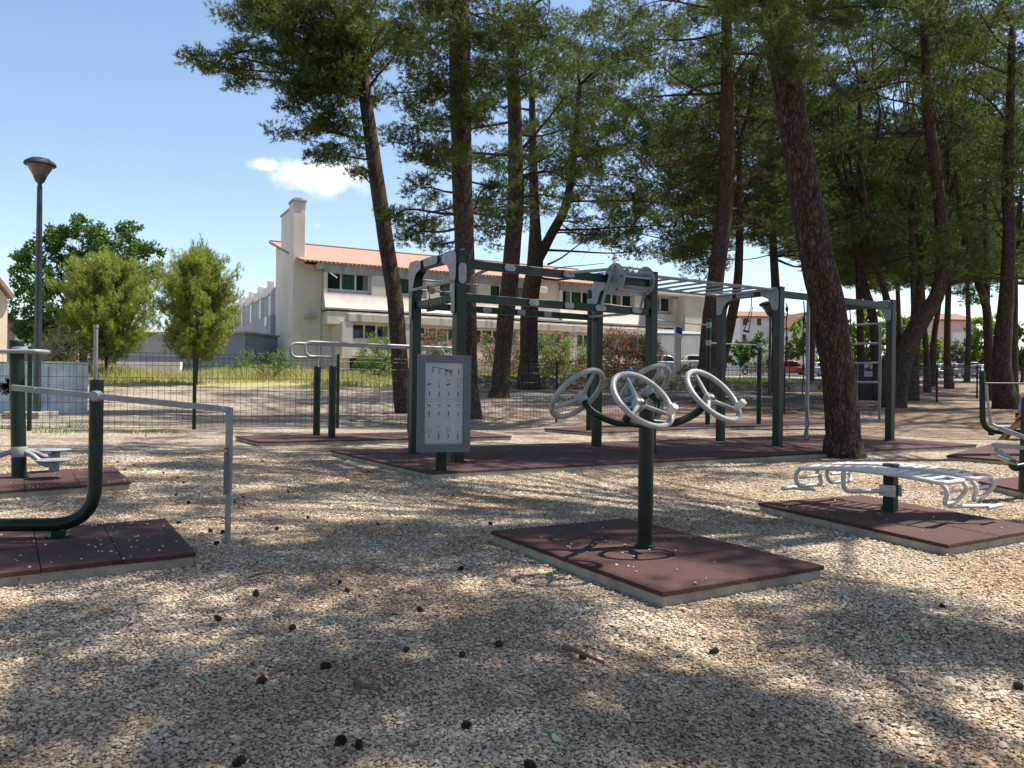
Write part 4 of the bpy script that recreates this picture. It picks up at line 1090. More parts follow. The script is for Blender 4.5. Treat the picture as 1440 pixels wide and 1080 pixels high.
gb = [2.0, 7.0, 12.0, 17.0, 22.0, 27.0]
for i, b in enumerate(gb):
    m = MB(); fbox(m, b - .9, b - .1, .723, 1.5, fz - .2, gz0 - .01); m.build('pier', 'plaster_stained' if i % 2 == 0 else 'plaster', sch)
    win_unit(b, b + 3.9, wz0, wz1, .80, 4, ((None, None, 'y', 'y'), ('g', None, 'y', None), (None, 'g', None, 'g'))[i % 3])
    m = MB(); fbox(m, b - .1, b + 4.1, .723, 1.35, fz, wz0 - .01); m.build('ground_floor_spandrel', 'plaster', sch)
m = MB(); fbox(m, 1.9, 3.6, .73, .76, fz - 1.1, fz - .15); m.build('basement_opening', 'glass_dark', sch)
# recess at the left corner with downpipe
m = MB(); m.tube([fb(-.15, .1, EZ - .5), fb(-.15, .1, gz)], .06, 8); m.build('downpipe', 'grey_paint', sch)
m = MB(); fbox(m, -.5, .0, -.9, .3, EZ - .55, EZ - .1); m.build('gutter_box', 'cast_concrete', sch)
m = MB(); fbox(m, -1.19, -.35, -.9, -.4, uz0 - 2.2, uz0 - 2.0); m.build('ledge', 'cast_concrete', sch)
m = MB(); m.beam(fb(1.0, .25, uz0 + .9), fb(.45, .25, uz0 + 1.25), .1, .1); m.build('security_lamp', 'window_frame', sch)
# blank end block
s1_ = fsz(985, 413)[0]
m = MB(); fbox(m, 34.2, 37.9, -.95, 1.2, gz - 1, EZ - .5); m.build('end_wall', 'plaster', sch)
m = MB(); fbox(m, 30.7, 38.1, -12, 1.4, EZ - .5, EZ - .3); m.build('flat_roof', 'window_frame', sch)
# chimney
IN = -BN
def cp(px, dpt): # point on the line parallel to the facade, dpt behind BO
    d = pxdir(px, 400); a = BO + IN * dpt; s = (d.x * a.y - a.x) / (BU.x - d.x * BU.y); return s
ctop = H + (536.3 - 291) * 60 / F
ch = MB(); s0, s1 = cp(412, 1.0), cp(428.5, 1.0)
ch.box(fb((s0 + s1) / 2 + 0, -1.0 - .75, (ctop + gz) / 2), (s1 - s0, 1.5, ctop - gz + 1), BU)
ch.box(fb((s0 + s1) / 2 + .13, -1.0 - 3.7, (ctop + gz) / 2 - .1), (s1 - s0 - .26, 4.4, ctop - gz + .8), BU)
cho = ch.build('chimney', 'plaster', sch, bevel=.02)
c2 = MB(); c2.box(fb((s0 + s1) / 2, -1.75, ctop + .55), (s1 - s0 + .18, 1.68, .18), BU); c2.box(fb((s0 + s1) / 2 + .13, -4.7, ctop + .36), (s1 - s0 - .06, 4.6, .16), BU); c2.build('chimney_cap', 'cast_concrete', cho, bevel=.02)
c2 = MB(); c2.box(fb((s0 + s1) / 2 + .1, -2.1, ctop + .78), (.55, .9, .22), BU); c2.build('flue_pot', 'brown_wall', cho, bevel=.03)
c2 = MB(); c2.box(fb((s0 + s1) / 2, -1.75, ctop + .22), (s1 - s0 + .03, 1.53, .45), BU); c2.build('stained_band', 'plaster_stained', cho)
# rear wing with vertical fins
k0 = 13.0; wn0 = fb(-1.2, -12, 0)
def wg(k, out, z): return wn0 + IN * k - BU * out + Z3 * z
wz = 9.75
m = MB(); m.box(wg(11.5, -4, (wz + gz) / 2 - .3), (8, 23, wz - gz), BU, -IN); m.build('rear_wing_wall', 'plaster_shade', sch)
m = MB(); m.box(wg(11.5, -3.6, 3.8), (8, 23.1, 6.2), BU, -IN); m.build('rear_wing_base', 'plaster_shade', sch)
for i, k in enumerate((1.2, 6.0, 11.2, 16.8, 22.4)):
    m = MB(); m.box(wg(k, .18, wz - .3), (.55, .5, 1.2), BU, -IN); m.box(wg(k - .1, .10, wz - 2.2), (.3, .22, 3.4), BU, -IN); m.build('fin', 'window_frame', sch, bevel=.03)
    if i < 4:
        m = MB(); m.box(wg(k + 1.0, .03, wz - 1.9), (.12, .9, 3.2), BU, -IN); f_ = m.build('window', 'window_frame', sch)
        m = MB(); m.box(wg(k + 1.0, .095, wz - 2.2), (.02, .5, 2.2), BU, -IN); m.box(wg(k + 1.0, .095, wz - .75), (.02, .5, .5), BU, -IN); m.build('pane', 'glass_dark', f_)
        m = MB(); m.box(wg(k + 2.6, .06, wz - .45), (.3, 2.6, .8), BU, -IN); m.build('parapet_panel', 'white_wall', sch)
m = MB(); m.box(wg(1.9, .25, wz - 3.3), (.5, 1.0, .9), BU, -IN); m.build('air_conditioner', 'window_frame', sch, bevel=.03)

# low annex behind the young pines
an = thing('annex_building', 'low pale grey annex with a strip window left of the school', 'building', W(250, 530, 62))
m = MB(); a_, b_ = W(150, 470, 66), W(345, 462, 63); a_.z = b_.z = 0
dan = (b_ - a_).normalized(); nan = Vector((dan.y, -dan.x, 0)); LA = (b_ - a_).length
def ab(s, o, z): return a_ + dan * s + nan * o + Z3 * z
tz = W(250, 469, 64).z
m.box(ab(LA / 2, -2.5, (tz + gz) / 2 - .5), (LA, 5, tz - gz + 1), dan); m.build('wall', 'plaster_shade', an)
m = MB(); m.box(ab(LA / 2, -2.4, tz + .08), (LA + .3, 5.4, .16), dan); m.build('roof_slab', 'cast_concrete', an)
for s0, s1_ in ((2.3, 6.5),):
    m = MB(); m.box(ab(7.9, .03, tz - .55), (3.9, .1, .5), dan); m.build('window', 'window_frame', an)
m = MB(); m.box(ab(10.7, .03, tz - .5), (1.3, .12, .85), dan); f_ = m.build('window', 'window_frame', an); m = MB(); m.box(ab(10.7, .10, tz - .5), (1.1, .02, .62), dan); m.build('pane', 'orange_shade', f_)
m = MB(); m.box(ab(4.8, 1.2, gz + .3), (6.5, .3, 1.3), dan); m.build('low_wall', 'white_wall', an)

# far-left house fragment and brown house behind the trees
lb = thing('cream_house', 'cream house corner with dark eave at the far left edge', 'house', W(-40, 545, 34))
p0 = W(11, 400, 34); p0.z = 0
m = MB(); m.prism([p0 + Vector((0, 0, -1)), p0 + Vector((0, 0, 4.45)), p0 + Vector((-1.1, -1.6, 7.2)), p0 + Vector((-4, -5.0, 8.2)), p0 + Vector((-6, -8, 8.2)), p0 + Vector((-6, -8, -1))], Vector((-4, 3, 0))); m.build('wall', 'cream_wall', lb)
m = MB(); m.beam(p0 + Vector((.12, .1, 4.5)), p0 + Vector((-1.2, -1.7, 7.4)), .5, .14); m.build('eave', 'brown_wall', lb)
for k in (.35, .8, 1.3):
    m = MB(); m.beam(p0 + Vector((-k, -k * 1.33, .5)) + Vector((.02, -.02, 0)), p0 + Vector((-k, -k * 1.33, 4.0)) + Vector((.02, -.02, 0)), .08, .10, up=(0, 1, 0)); m.build('pilaster', 'white_wall', lb)
bb = thing('brown_house', 'brown house half hidden behind the broad leaved tree', 'house', W(45, 540, 62))
m = MB(); m.box(W(45, 500, 64) + Vector((0, 3, -.6)), (7, 6, 6.4)); m.build('wall', 'brown_wall', bb)
m = MB(); m.box(W(45, 500, 64) + Vector((0, 3, 2.75)), (7.6, 6.6, .3)); m.build('roof', 'tile_roof', bb)
m = MB(); m.box(W(32, 482, 63.9) + Vector((0, .08, 0)), (1.3, .1, 1.1)); m.build('window', 'window_frame', bb)

# houses on the right
def house(name, label, px0, px1, ptop, pbase, Y, dep, wall, yaw, ridge_px, wins, roof='tile_roof', gable_front=False):
    a, b = W(px0, pbase, Y), W(px1, pbase, Y); z0 = a.z - 1; z1 = W(px0, ptop, Y).z
    u = Vector((math.cos(yaw), math.sin(yaw), 0)); n_ = Vector((u.y, -u.x, 0)); Lh = (b.x - a.x) / max(.3, (math.cos(yaw) - (b.x / Y) * math.sin(yaw)))
    o = Vector((a.x, a.y, 0)); t = thing(name, label, 'house', Vector((a.x, a.y, a.z)))
    def q(s, d, z): return o + u * s - n_ * d + Z3 * z
    m = MB(); m.box(q(Lh / 2, dep / 2, (z0 + z1) / 2), (Lh, dep, z1 - z0), u); m.build('wall', wall, t)
    rz = z1 + ridge_px * Y / F
    m = MB()
    if gable_front:
        m.prism([q(0, 0, z1), q(Lh / 2, 0, rz - .15), q(Lh, 0, z1)], -n_ * dep); m.build('gable', wall, t)
        for s0, s1 in ((-.4, Lh / 2), (Lh + .4, Lh / 2)):
            m = MB(); m.prism([q(s0, -.4, z1 - .1), q(s1, -.4, rz), q(s1, dep + .4, rz), q(s0, dep + .4, z1 - .1)], Z3 * .18); o_ = m.build('roof', roof, t, smooth=0)
    else:
        for d0 in (0, dep):
            m = MB(); m.prism([q(-.5, -.5 if d0 == 0 else dep + .5, z1 - .05), q(Lh + .5, -.5 if d0 == 0 else dep + .5, z1 - .05), q(Lh - 0.0, dep / 2, rz), q(0.0, dep / 2, rz)], Z3 * .18); o_ = m.build('roof', roof, t, smooth=0)
    for (f0, f1, g0, g1, mt) in wins:
        zz0, zz1 = z1 - (z1 - z0 - 1) * g1, z1 - (z1 - z0 - 1) * g0
        m = MB(); m.box(q((f0 + f1) / 2 * Lh, -.03, (zz0 + zz1) / 2), ((f1 - f0) * Lh + .24, .1, zz1 - zz0 + .24), u); f_ = m.build('window', 'window_frame', t)
        m = MB(); m.box(q((f0 + f1) / 2 * Lh, -.09, (zz0 + zz1) / 2), ((f1 - f0) * Lh, .03, zz1 - zz0), u); m.build('pane', mt, f_)
    return t, q, Lh, z0, z1
h1 = house('white_house', 'white three storey house with red roof and dark red shutters', 1040, 1113, 446, 540, 118, 10, 'white_wall', -.06, 11,
      [(.05, .13, .02, .12, 'red_shutter'), (.32, .40, .02, .12, 'red_shutter'), (.04, .11, .26, .36, 'red_shutter'), (.31, .39, .25, .36, 'red_shutter'), (.14, .17, .03, .08, 'glass_dark'), (.70, .92, .10, .26, 'orange_shade'), (.70, .92, .42, .56, 'glass_dark')])
t_, q_, L_, z0_, z1_ = h1
m = MB(); m.box(q_(L_ * .8, -.8, z1_ - 3.3), (L_ * .42, 1.6, .9), (1, -.06, 0)); m.build('balcony', 'white_wall', t_)
house('gabled_wing', 'white gabled side wing right of the red roofed white house', 1112, 1150, 462, 540, 112, 9, 'white_wall', .15, 22, [(.4, .6, .1, .25, 'glass_dark')], gable_front=True)
h2 = house('blue_roofed_house', 'white windowless house with slate blue roof behind the flag', 929, 986, 471, 528, 71, 3.5, 'white_wall', .12, 5, [(.18, .30, .50, .78, 'red_shutter')], roof='slate_blue')
house('pink_house', 'pink two storey house seen between trunks at far right', 1312, 1372, 450, 530, 135, 10, 'pink_wall', .1, 12, [(.45, .70, .22, .42, 'window_frame'), (.40, .75, .42, .50, 'white_wall')])
house('orange_roofed_house', 'low house with orange roof at the right edge behind trees', 1420, 1490, 500, 535, 120, 8, 'pink_wall', 0, 8, [(.1, .2, .2, .5, 'glass_dark')])

# ================================================================ RUBBLE WALL, FENCE, FURNITURE
rw = MB()
pa, pb2 = Vector((-3.0, 42.2, 0)), Vector((17.5, 43.0, 0))
segs = 60; dd = (pb2 - pa) / segs; nn = Vector((dd.y, -dd.x, 0)).normalized()
top = []
for i in range(segs):
    a, b = pa + dd * i, pa + dd * (i + 1); h_ = terr(0, 42.5) + .70 - .22 * (i / segs) + R.uniform(-.04, .04)
    rw.box(((a + b) / 2) + Z3 * (h_ / 2 - .15 + terr(0, 42.5) / 2), (dd.length * .998, .45 + R.uniform(-.03, .03), h_ - terr(0, 42.5) + .3), dd.normalized())
tag(rw.build('rubble_wall', 'rubble_stone', smooth=0, loc=(7, 42.5, 1)), 'low rubble stone wall in front of the flowering oleanders', 'wall')

def fence(pts, hgt, label, name='mesh_fence', vs=.115, hs=.235, wr=.0038, post=.03, base=None, mat='wire', gap=0.0):
    t = thing(name, label, 'fence', Vector((pts[0][0], pts[0][1], terr(*pts[0][:2]))))
    for i, p in enumerate(pts):
        z = terr(p[0], p[1]); m = MB(); m.box((p[0], p[1], z + (hgt + .06) / 2 - .1), (post * 2, post * 2, hgt + .26)); m.build('post', 'green_paint' if mat == 'wire' else mat, t)
    for a, b in zip(pts[:-1], pts[1:]):
        a, b = Vector((a[0], a[1], terr(*a[:2]))), Vector((b[0], b[1], terr(*b[:2]))); L_ = (b - a).length; m = MB()
        nx = int(L_ / vs); nz_ = int(hgt / hs)
        for k in range(1, nx):
            p = a.lerp(b, k / nx); m.tube([p + Z3 * .04, p + Z3 * hgt], wr, 4, cap=False)
        zl = [.05 + (hgt - .06) * k / nz_ for k in range(nz_ + 1)] + [hgt - .10, .16]
        for z in zl: m.tube([a + Z3 * z, b + Z3 * z], wr * 1.25, 4, cap=False)
        m.build('mesh_panel', mat, t, smooth=0)
    return t
fp = [(-15.2, 14.0), (-12.4, 14.8), (-9.6, 15.7), (-6.76, 16.8), (-3.95, 17.9), (-1.35, 19.9), (1.24, 21.9), (4.1, 24.2), (7.0, 26.5), (9.94, 28.8), (13.0, 31.2), (16.1, 33.6), (19.5, 36.2), (23, 39)]
fence(fp, 1.62, 'dark green welded wire mesh fence running behind the exercise area')
fence([(14, 62), (18, 62.3), (22, 62.6), (26, 63), (30, 63.3), (34, 63.6), (38, 64), (42, 64.3)], 1.3, 'far wire fence between the pines and the parked cars', vs=.3, hs=.3, wr=.012)

# lamp posts
def lamp(label, base, htop, r0, headr, headh):
    t = thing('street_lamp', label, 'street lamp', base)
    m = MB(); m.tube([base, (base.x, base.y, htop)], [r0, r0 * .62], 8); m.box((base.x, base.y, base.z + .02), (r0 * 4, r0 * 4, .04)); m.build('pole', 'lamp_paint', t)
    m = MB(); m.lathe((base.x, base.y, htop - .05), Z3, [(r0 * .5, 0), (r0 * .5, .12), (headr * .28, headh * .22), (headr * .42, headh * .40)], 20); m.build('lamp_cup', 'lamp_paint', t)
    m = MB(); m.lathe((base.x, base.y, htop - .05), Z3, [(headr * .41, headh * .40), (headr * .86, headh * .80)], 20); m.build('diffuser', 'lamp_glass', t)
    m = MB(); m.lathe((base.x, base.y, htop - .05), Z3, [(headr * .92, headh * .76), (headr, headh * .80), (headr * .95, headh * .88), (headr * .6, headh * 1.0), (headr * .1, headh * 1.06)], 24); m.build('lamp_hood', 'black_rubber', t)
    return t
lbz = GP(52, 588, 0); lamp('tall slate grey street lamp with conical head at the left', lbz, W(54, 262, lbz.y).z, .105, 20.5 * lbz.y / F, 41 * lbz.y / F)
m = MB(); m.box((lbz.x - .1, lbz.y - .1, .08), (.95, .9, .2)); tag(m.build('lamp_footing', 'concrete', bevel=.02, loc=(lbz.x, lbz.y, 0)), 'square concrete footing under the tall street lamp', 'footing')
pl = W(1082, 556, 40); pl.z = terr(0, 40); lamp('slim street lamp with glass lantern behind the rig straps', pl, W(1082, 447, 40).z, .09, 16 * 40 / F, 24 * 40 / F)
# utility cabinet
cb0 = W(97, 575, 23.6); cz = W(97, 511, 23.6).z
cab = thing('utility_cabinet', 'pale grey utility cabinet with dark graffiti behind the fence', 'cabinet', (cb0.x - 1.4, 23.8, 0))
m = MB(); m.box((cb0.x - 1.45, 24.2, cz / 2 - .05), (2.9, .9, cz + .1)); m.build('body', 'cabinet_paint', cab, bevel=.02)
m = MB(); m.box((cb0.x - 1.45, 24.2, cz + .02), (3.0, 1.0, .05)); m.build('lid', 'cabinet_paint', cab, bevel=.01)
m = MB()
for k in range(26):
    c = W(8 + R.gauss(0, 4), 545 + R.gauss(0, 5), 23.74); r = R.uniform(.06, .12); m.box((c.x, 23.745, c.z), (r * 1.6, .006, r), (1, 0, R.uniform(-.6, .6)), None, (0, 0, 1))
for k in range(0):
    c = W(R.uniform(20, 92), R.uniform(562, 578), 23.74); m.box((c.x, 23.745, c.z), (R.uniform(.04, .16), .005, R.uniform(.03, .1)), (1, 0, R.uniform(-.6, .6)), None, (0, 0, 1))
m.build('graffiti', 'dark_spray', cab, smooth=0)
# door seams
m = MB()
for dx in (-1.45, -.72, -2.18): m.box((cb0.x + dx, 23.744, cz / 2), (.015, .006, cz - .2))
m.build('door_seams', 'dark_spray', cab)
# fire hydrant
hb = G(886, 562); hb = W(886, 562, 30); hb.z = terr(0, 30)
hy = thing('fire_hydrant', 'blue fire hydrant standing behind the steering wheels', 'hydrant', hb)
ht = W(886, 516, 30).z - hb.z
m = MB(); m.lathe(hb, Z3, [(.16, 0), (.16, .05), (.10, .07), (.10, ht * .55), (.13, ht * .57), (.16, ht * .64), (.15, ht * .80), (.10, ht * .84), (.12, ht * .88), (.08, ht * .96), (.03, ht)], 16); m.build('body', 'hydrant_blue', hy)
for s in (-1, 1): m = MB(); m.lathe(hb + Z3 * ht * .70, (s, -.2, 0), [(.07, .1), (.07, .24), (.085, .24), (.085, .29)], 12); m.build('outlet', 'hydrant_blue', hy)
m = MB(); m.tube([hb + Z3 * .0, hb + Z3 * .28], .11, 12); m.build('base_pipe', 'black_rubber', hy)
# gate pier and flag
gp = W(952, 530, 62); gp.z = terr(0, 62)
m = MB(); tz2 = W(952, 463, 62).z; m.box((gp.x, gp.y, (gp.z + tz2) / 2), (.45, .45, tz2 - gp.z + .4)); m.box((gp.x, gp.y, tz2 + .05), (.52, .52, .08))
tag(m.build('concrete_pier', 'plaster', bevel=.01, loc=gp), 'square pale concrete pier beside the flagpole', 'pier')
fpp = W(957, 530, 60); fpp.z = terr(0, 60)
fl = thing('flag', 'blue white and red flag hanging on a leaning pole', 'flag', fpp)
m = MB(); m.tube([fpp, W(957, 480, 60), W(963, 442, 60)], .03, 8); m.build('pole', 'grey_paint', fl)
def drape(px0, px1, py0, py1, mat, nm):
    m = MB(); nn_ = 8
    for i in range(nn_):
        for j in range(4):
            def P(u, v): p = W(px0 + (px1 - px0) * u, py0 + (py1 - py0) * v + 3 * u, 60); return p + Vector((0, .12 * math.sin(u * 7 + v * 2), 0))
            m.face([P(i / nn_, j / 4), P((i + 1) / nn_, j / 4), P((i + 1) / nn_, (j + 1) / 4), P(i / nn_, (j + 1) / 4)])
    m.build(nm, mat, fl)
drape(951, 960, 459, 468, 'flag_blue', 'blue_band'); drape(954, 959.5, 468, 473, 'flag_cloth', 'white_band'); drape(955, 960, 466, 471, 'flag_red', 'red_band')

# dark low board with a poster, and pale plank
pw = W(1228, 540, 36); z_ = terr(0, 36)
t = thing('low_board_wall', 'dark low board wall with a small poster between the trunks', 'board', (pw.x, pw.y, z_))
m = MB(); m.box((pw.x, pw.y, (z_ + W(1228, 506, 36).z) / 2), (1.5, .08, W(1228, 506, 36).z - z_)); m.build('panel', 'black_rubber', t)
m = MB(); c = W(1222, 520, 35.94); m.box((c.x, 35.945, c.z), (.42, .012, .62)); m.build('poster', 'sheet_paper', t)
m = MB()
for k in range(9): m.box((c.x + R.uniform(-.15, .15), 35.935, c.z + R.uniform(-.25, .25)), (R.uniform(.05, .16), .006, R.uniform(.03, .14)))
m.build('poster_print', 'ink', t, smooth=0)
t = thing('pale_crate', 'pale grey plank box on the ground behind the climbing pole', 'box', W(1130, 552, 31))
c = W(1130, 546, 31); m = MB(); m.box(c, (.9, .5, .24)); m.build('body', 'grey_paint', t, bevel=.02); m = MB(); m.box(c + Z3 * .13, (.96, .56, .03)); m.build('lid', 'grey_paint', t)

# ================================================================ CARS
def car(label, px, pbase, Y, paint, heading, L=4.2, hh=1.48, hatch=True, group='cars parked along the road'):
    p = W(px, pbase, Y); base = Vector((p.x, p.y, terr(p.x, p.y))) if pbase is None else p
    t = thing('parked_car', label, 'car', base, group)
    u = Vector((math.cos(heading), math.sin(heading), 0)); v = Vector((-u.y, u.x, 0)); wd = 1.72
    def q(s, w, z): return base + u * s + v * w + Z3 * z
    # body side profile, swept across the width with tumblehome
    low = [(-L / 2, .42), (-L / 2 + .03, .80), (-L / 2 + .15, .92), (-L * .12, .96), (L * .20, .94), (L / 2 - .35, .80), (L / 2 - .05, .66), (L / 2, .42), (L / 2 - .1, .26), (-L / 2 + .1, .26)]
    m = MB(); m.prism([q(a, -wd / 2, b) for a, b in low], v * wd); m.build('body', paint, t, bevel=.07)
    rx = -L / 2 + (.35 if hatch else .75)
    cab_ = [(rx - .18, .93), (rx + .15, hh - .08), (rx + .5, hh), (L * .02, hh), (L * .10, hh - .06), (L * .27, .93)]
    m = MB(); s = len(m.v); i_ = .13
    m.v += [q(a, -wd / 2 + .04 + i_ * (b - .93) / (hh - .93), b) for a, b in cab_] + [q(a, wd / 2 - .04 - i_ * (b - .93) / (hh - .93), b) for a, b in cab_]
    n_ = len(cab_); m.f.append(tuple(range(n_))); m.f.append(tuple(range(n_, 2 * n_))[::-1])
    for k in range(n_): m.f.append((k, k + n_, (k + 1) % n_ + n_, (k + 1) % n_))
    m.build('roof', paint, t, bevel=.04)
    # glasshouse panes just proud of the cabin
    for sd in (-1, 1):
        for (a0, a1) in ((.10, .47), (.51, .93)):
            bt_ = [(rx - .02 + (L * .27 - rx - .1) * a0, .98), (rx - .02 + (L * .27 - rx - .1) * a1, .98)]
            tp_ = [(max(rx + .22, bt_[0][0] + .03), hh - .10), (min(L * .08, bt_[1][0] - (.32 if a1 > .9 else .03)), hh - .10)]
            ii = lambda z: wd / 2 - .04 - i_ * (z - .93) / (hh - .93) + .012
            m = MB(); m.face([q(a, sd * ii(z), z) for a, z in (bt_[0], bt_[1], tp_[1], tp_[0])]); m.build('side_window', 'glass_dark', t, smooth=0)
    m = MB(); m.face([q(L * .27 + .0, -.66, .97), q(L * .27, .66, .97), q(L * .115, .58, hh - .08), q(L * .115, -.58, hh - .08)]); m.build('windscreen', 'glass_dark', t, smooth=0)
    m = MB(); m.face([q(rx - .19, -.62, 1.0), q(rx - .19, .62, 1.0), q(rx + .10, .55, hh - .12), q(rx + .10, -.55, hh - .12)]); m.build('rear_window', 'glass_dark', t, smooth=0)
    for a in (-L * .31, L * .31):
        for sd in (-1, 1):
            c = q(a, sd * (wd / 2 - .11), .31); m = MB(); m.lathe(c - v * sd * .1, v * sd, [(.24, 0), (.31, .03), (.31, .19), (.25, .22)], 20); wh = m.build('wheel', 'tyre', t)
            m = MB(); m.lathe(c + v * sd * .115, v * sd, [(.20, 0), (.19, .02), (.05, .03)], 16); m.build('rim', 'rim', wh)
    for sd in (-1, 1):
        m = MB(); m.box(q(-L / 2 + .02, sd * .66, .80), (.08, .22, .18), u); m.build('tail_light', 'tail_red', t)
        m = MB(); m.box(q(L / 2 - .12, sd * .62, .67), (.14, .34, .14), u); m.build('headlight', 'head_lamp', t)
        m = MB(); m.box(q(L * .20, sd * (wd / 2 + .08), 1.0), (.12, .16, .12), u); m.build('mirror', paint, t, bevel=.02)
    return t
car('red hatchback parked broadside beyond the rubble wall', 1112, 528, 87, 'car_red', -.12, 4.1, 1.62)
car('silver car partly hidden behind the large foreground trunk', 1160, 529, 84, 'car_silver', .3)
car('white saloon parked in front of the blue roofed house', 985, 523, 67, 'car_white', -.05, 4.4, 1.42, False)
car('light blue car parked left of the square concrete pier', 934, 524, 68, 'car_blue', .1)
car('wine coloured car parked behind the forked pine trunk', 1300, 533, 78, 'car_wine', -.25)
car('pale teal car parked between two slim trunks', 1326, 531, 84, 'car_teal', .5)
car('dark blue car parked right of the slim reddish trunk', 1352, 532, 80, 'car_dark', .35)
car('dark wine van-like car near the right end of the row', 1368, 530, 92, 'car_wine', -.2, 4.4, 1.7)
car('grey car at the right end of the row behind a thick trunk', 1392, 532, 84, 'car_silver', .2)
car('pale blue car parked behind the ladder of the rig', 1222, 531, 76, 'car_blue', .0)
car('silver car parked between rope and ladder behind the trunk', 1252, 532, 82, 'car_silver', .6)
# a motor scooter beside the white oleander
sc_ = W(1058, 527, 70); t = thing('motor_scooter', 'dark motor scooter parked by the white flowering bush', 'scooter', sc_)
for dx in (-.65, .65): m = MB(); m.torus(sc_ + Vector((dx, 0, .28)), (0, 1, .0), .22, .07, 20, 8); m.build('wheel', 'tyre', t)
m = MB(); m.tube(spline([sc_ + Vector(p) for p in ((-.75, 0, .55), (-.3, 0, .62), (0, 0, .35), (.35, 0, .36), (.5, 0, .9))], 5), [.12, .20, .13, .11, .06], 10); m.build('body', 'car_dark', t)
m = MB(); m.tube([sc_ + Vector((.5, -.3, 1.02)), sc_ + Vector((.52, .3, 1.02))], .025, 8); m.build('handlebar', 'black_rubber', t)
m = MB(); m.box(sc_ + Vector((-.35, 0, .80)), (.75, .26, .12)); m.build('seat', 'black_rubber', t, bevel=.03)

# ================================================================ PINES
def trunk_mesh(mb, pts, radii, n=18, knob=.05):
    pts = spline(pts, 7); m = len(pts); k0 = len(radii) - 1; s = len(mb.v)
    ph = [R.uniform(0, 6.28) for _ in range(5)]
    rs = []
    for i in range(m):
        u = i / (m - 1) * k0; j = min(k0 - 1, int(u)); rs.append(radii[j] + (radii[j + 1] - radii[j]) * (u - j))
    mb.tube(pts, rs, n)
    for i in range(m):
        for k in range(n):
            v = mb.v[s + i * n + k]; c = pts[i]; d = v - c
            a = 2 * math.pi * k / n
            f = 1 + knob * (math.sin(3 * a + ph[0] + i * .21) * .5 + math.sin(5 * a + ph[1] - i * .33) * .35 + math.sin(i * .9 + ph[2] + a) * .4) + R.uniform(-.025, .025)
            mb.v[s + i * n + k] = c + d * f
    return pts
def limb(mb, a, b, r0, r1, sag=.12, n=7, seg=7, wig=.10):
    a, b = Vector(a), Vector(b); L_ = (b - a).length; pts = []
    o1 = Vector((R.uniform(-1, 1), R.uniform(-1, 1), R.uniform(-.4, 1))) * L_ * wig
    o2 = Vector((R.uniform(-1, 1), R.uniform(-1, 1), R.uniform(-.6, .6))) * L_ * wig * .7
    for i in range(seg + 1):
        t = i / seg
        pts.append(a.lerp(b, t) + o1 * math.sin(math.pi * t) + o2 * math.sin(2 * math.pi * t) - Z3 * sag * L_ * math.sin(math.pi * t) * .3)
    mb.tube(pts, [r0 + (r1 - r0) * (i / seg) ** .8 for i in range(seg + 1)], n)
    return pts
TREE_STATS = [0]
def sunny(c, r):
    """keep boughs out of the sun's way where the photograph shows full sun"""
    g = c - SUN * (c.z / SUN.z)
    return any((g.x - x) ** 2 + (g.y - y) ** 2 < (q + r * .9) ** 2 for x, y, q in ((2.7, 6.6, .55), (3.2, 5.9, .7), (3.0, 4.9, .6), (2.4, 7.4, .4)))
LOWX = [560, 700, 760, 820, 900, 1000, 1060, 1110, 1150, 1250, 1350, 1440]
LOWY = [350, 335, 300, 335, 368, 385, 345, 350, 395, 412, 402, 410]
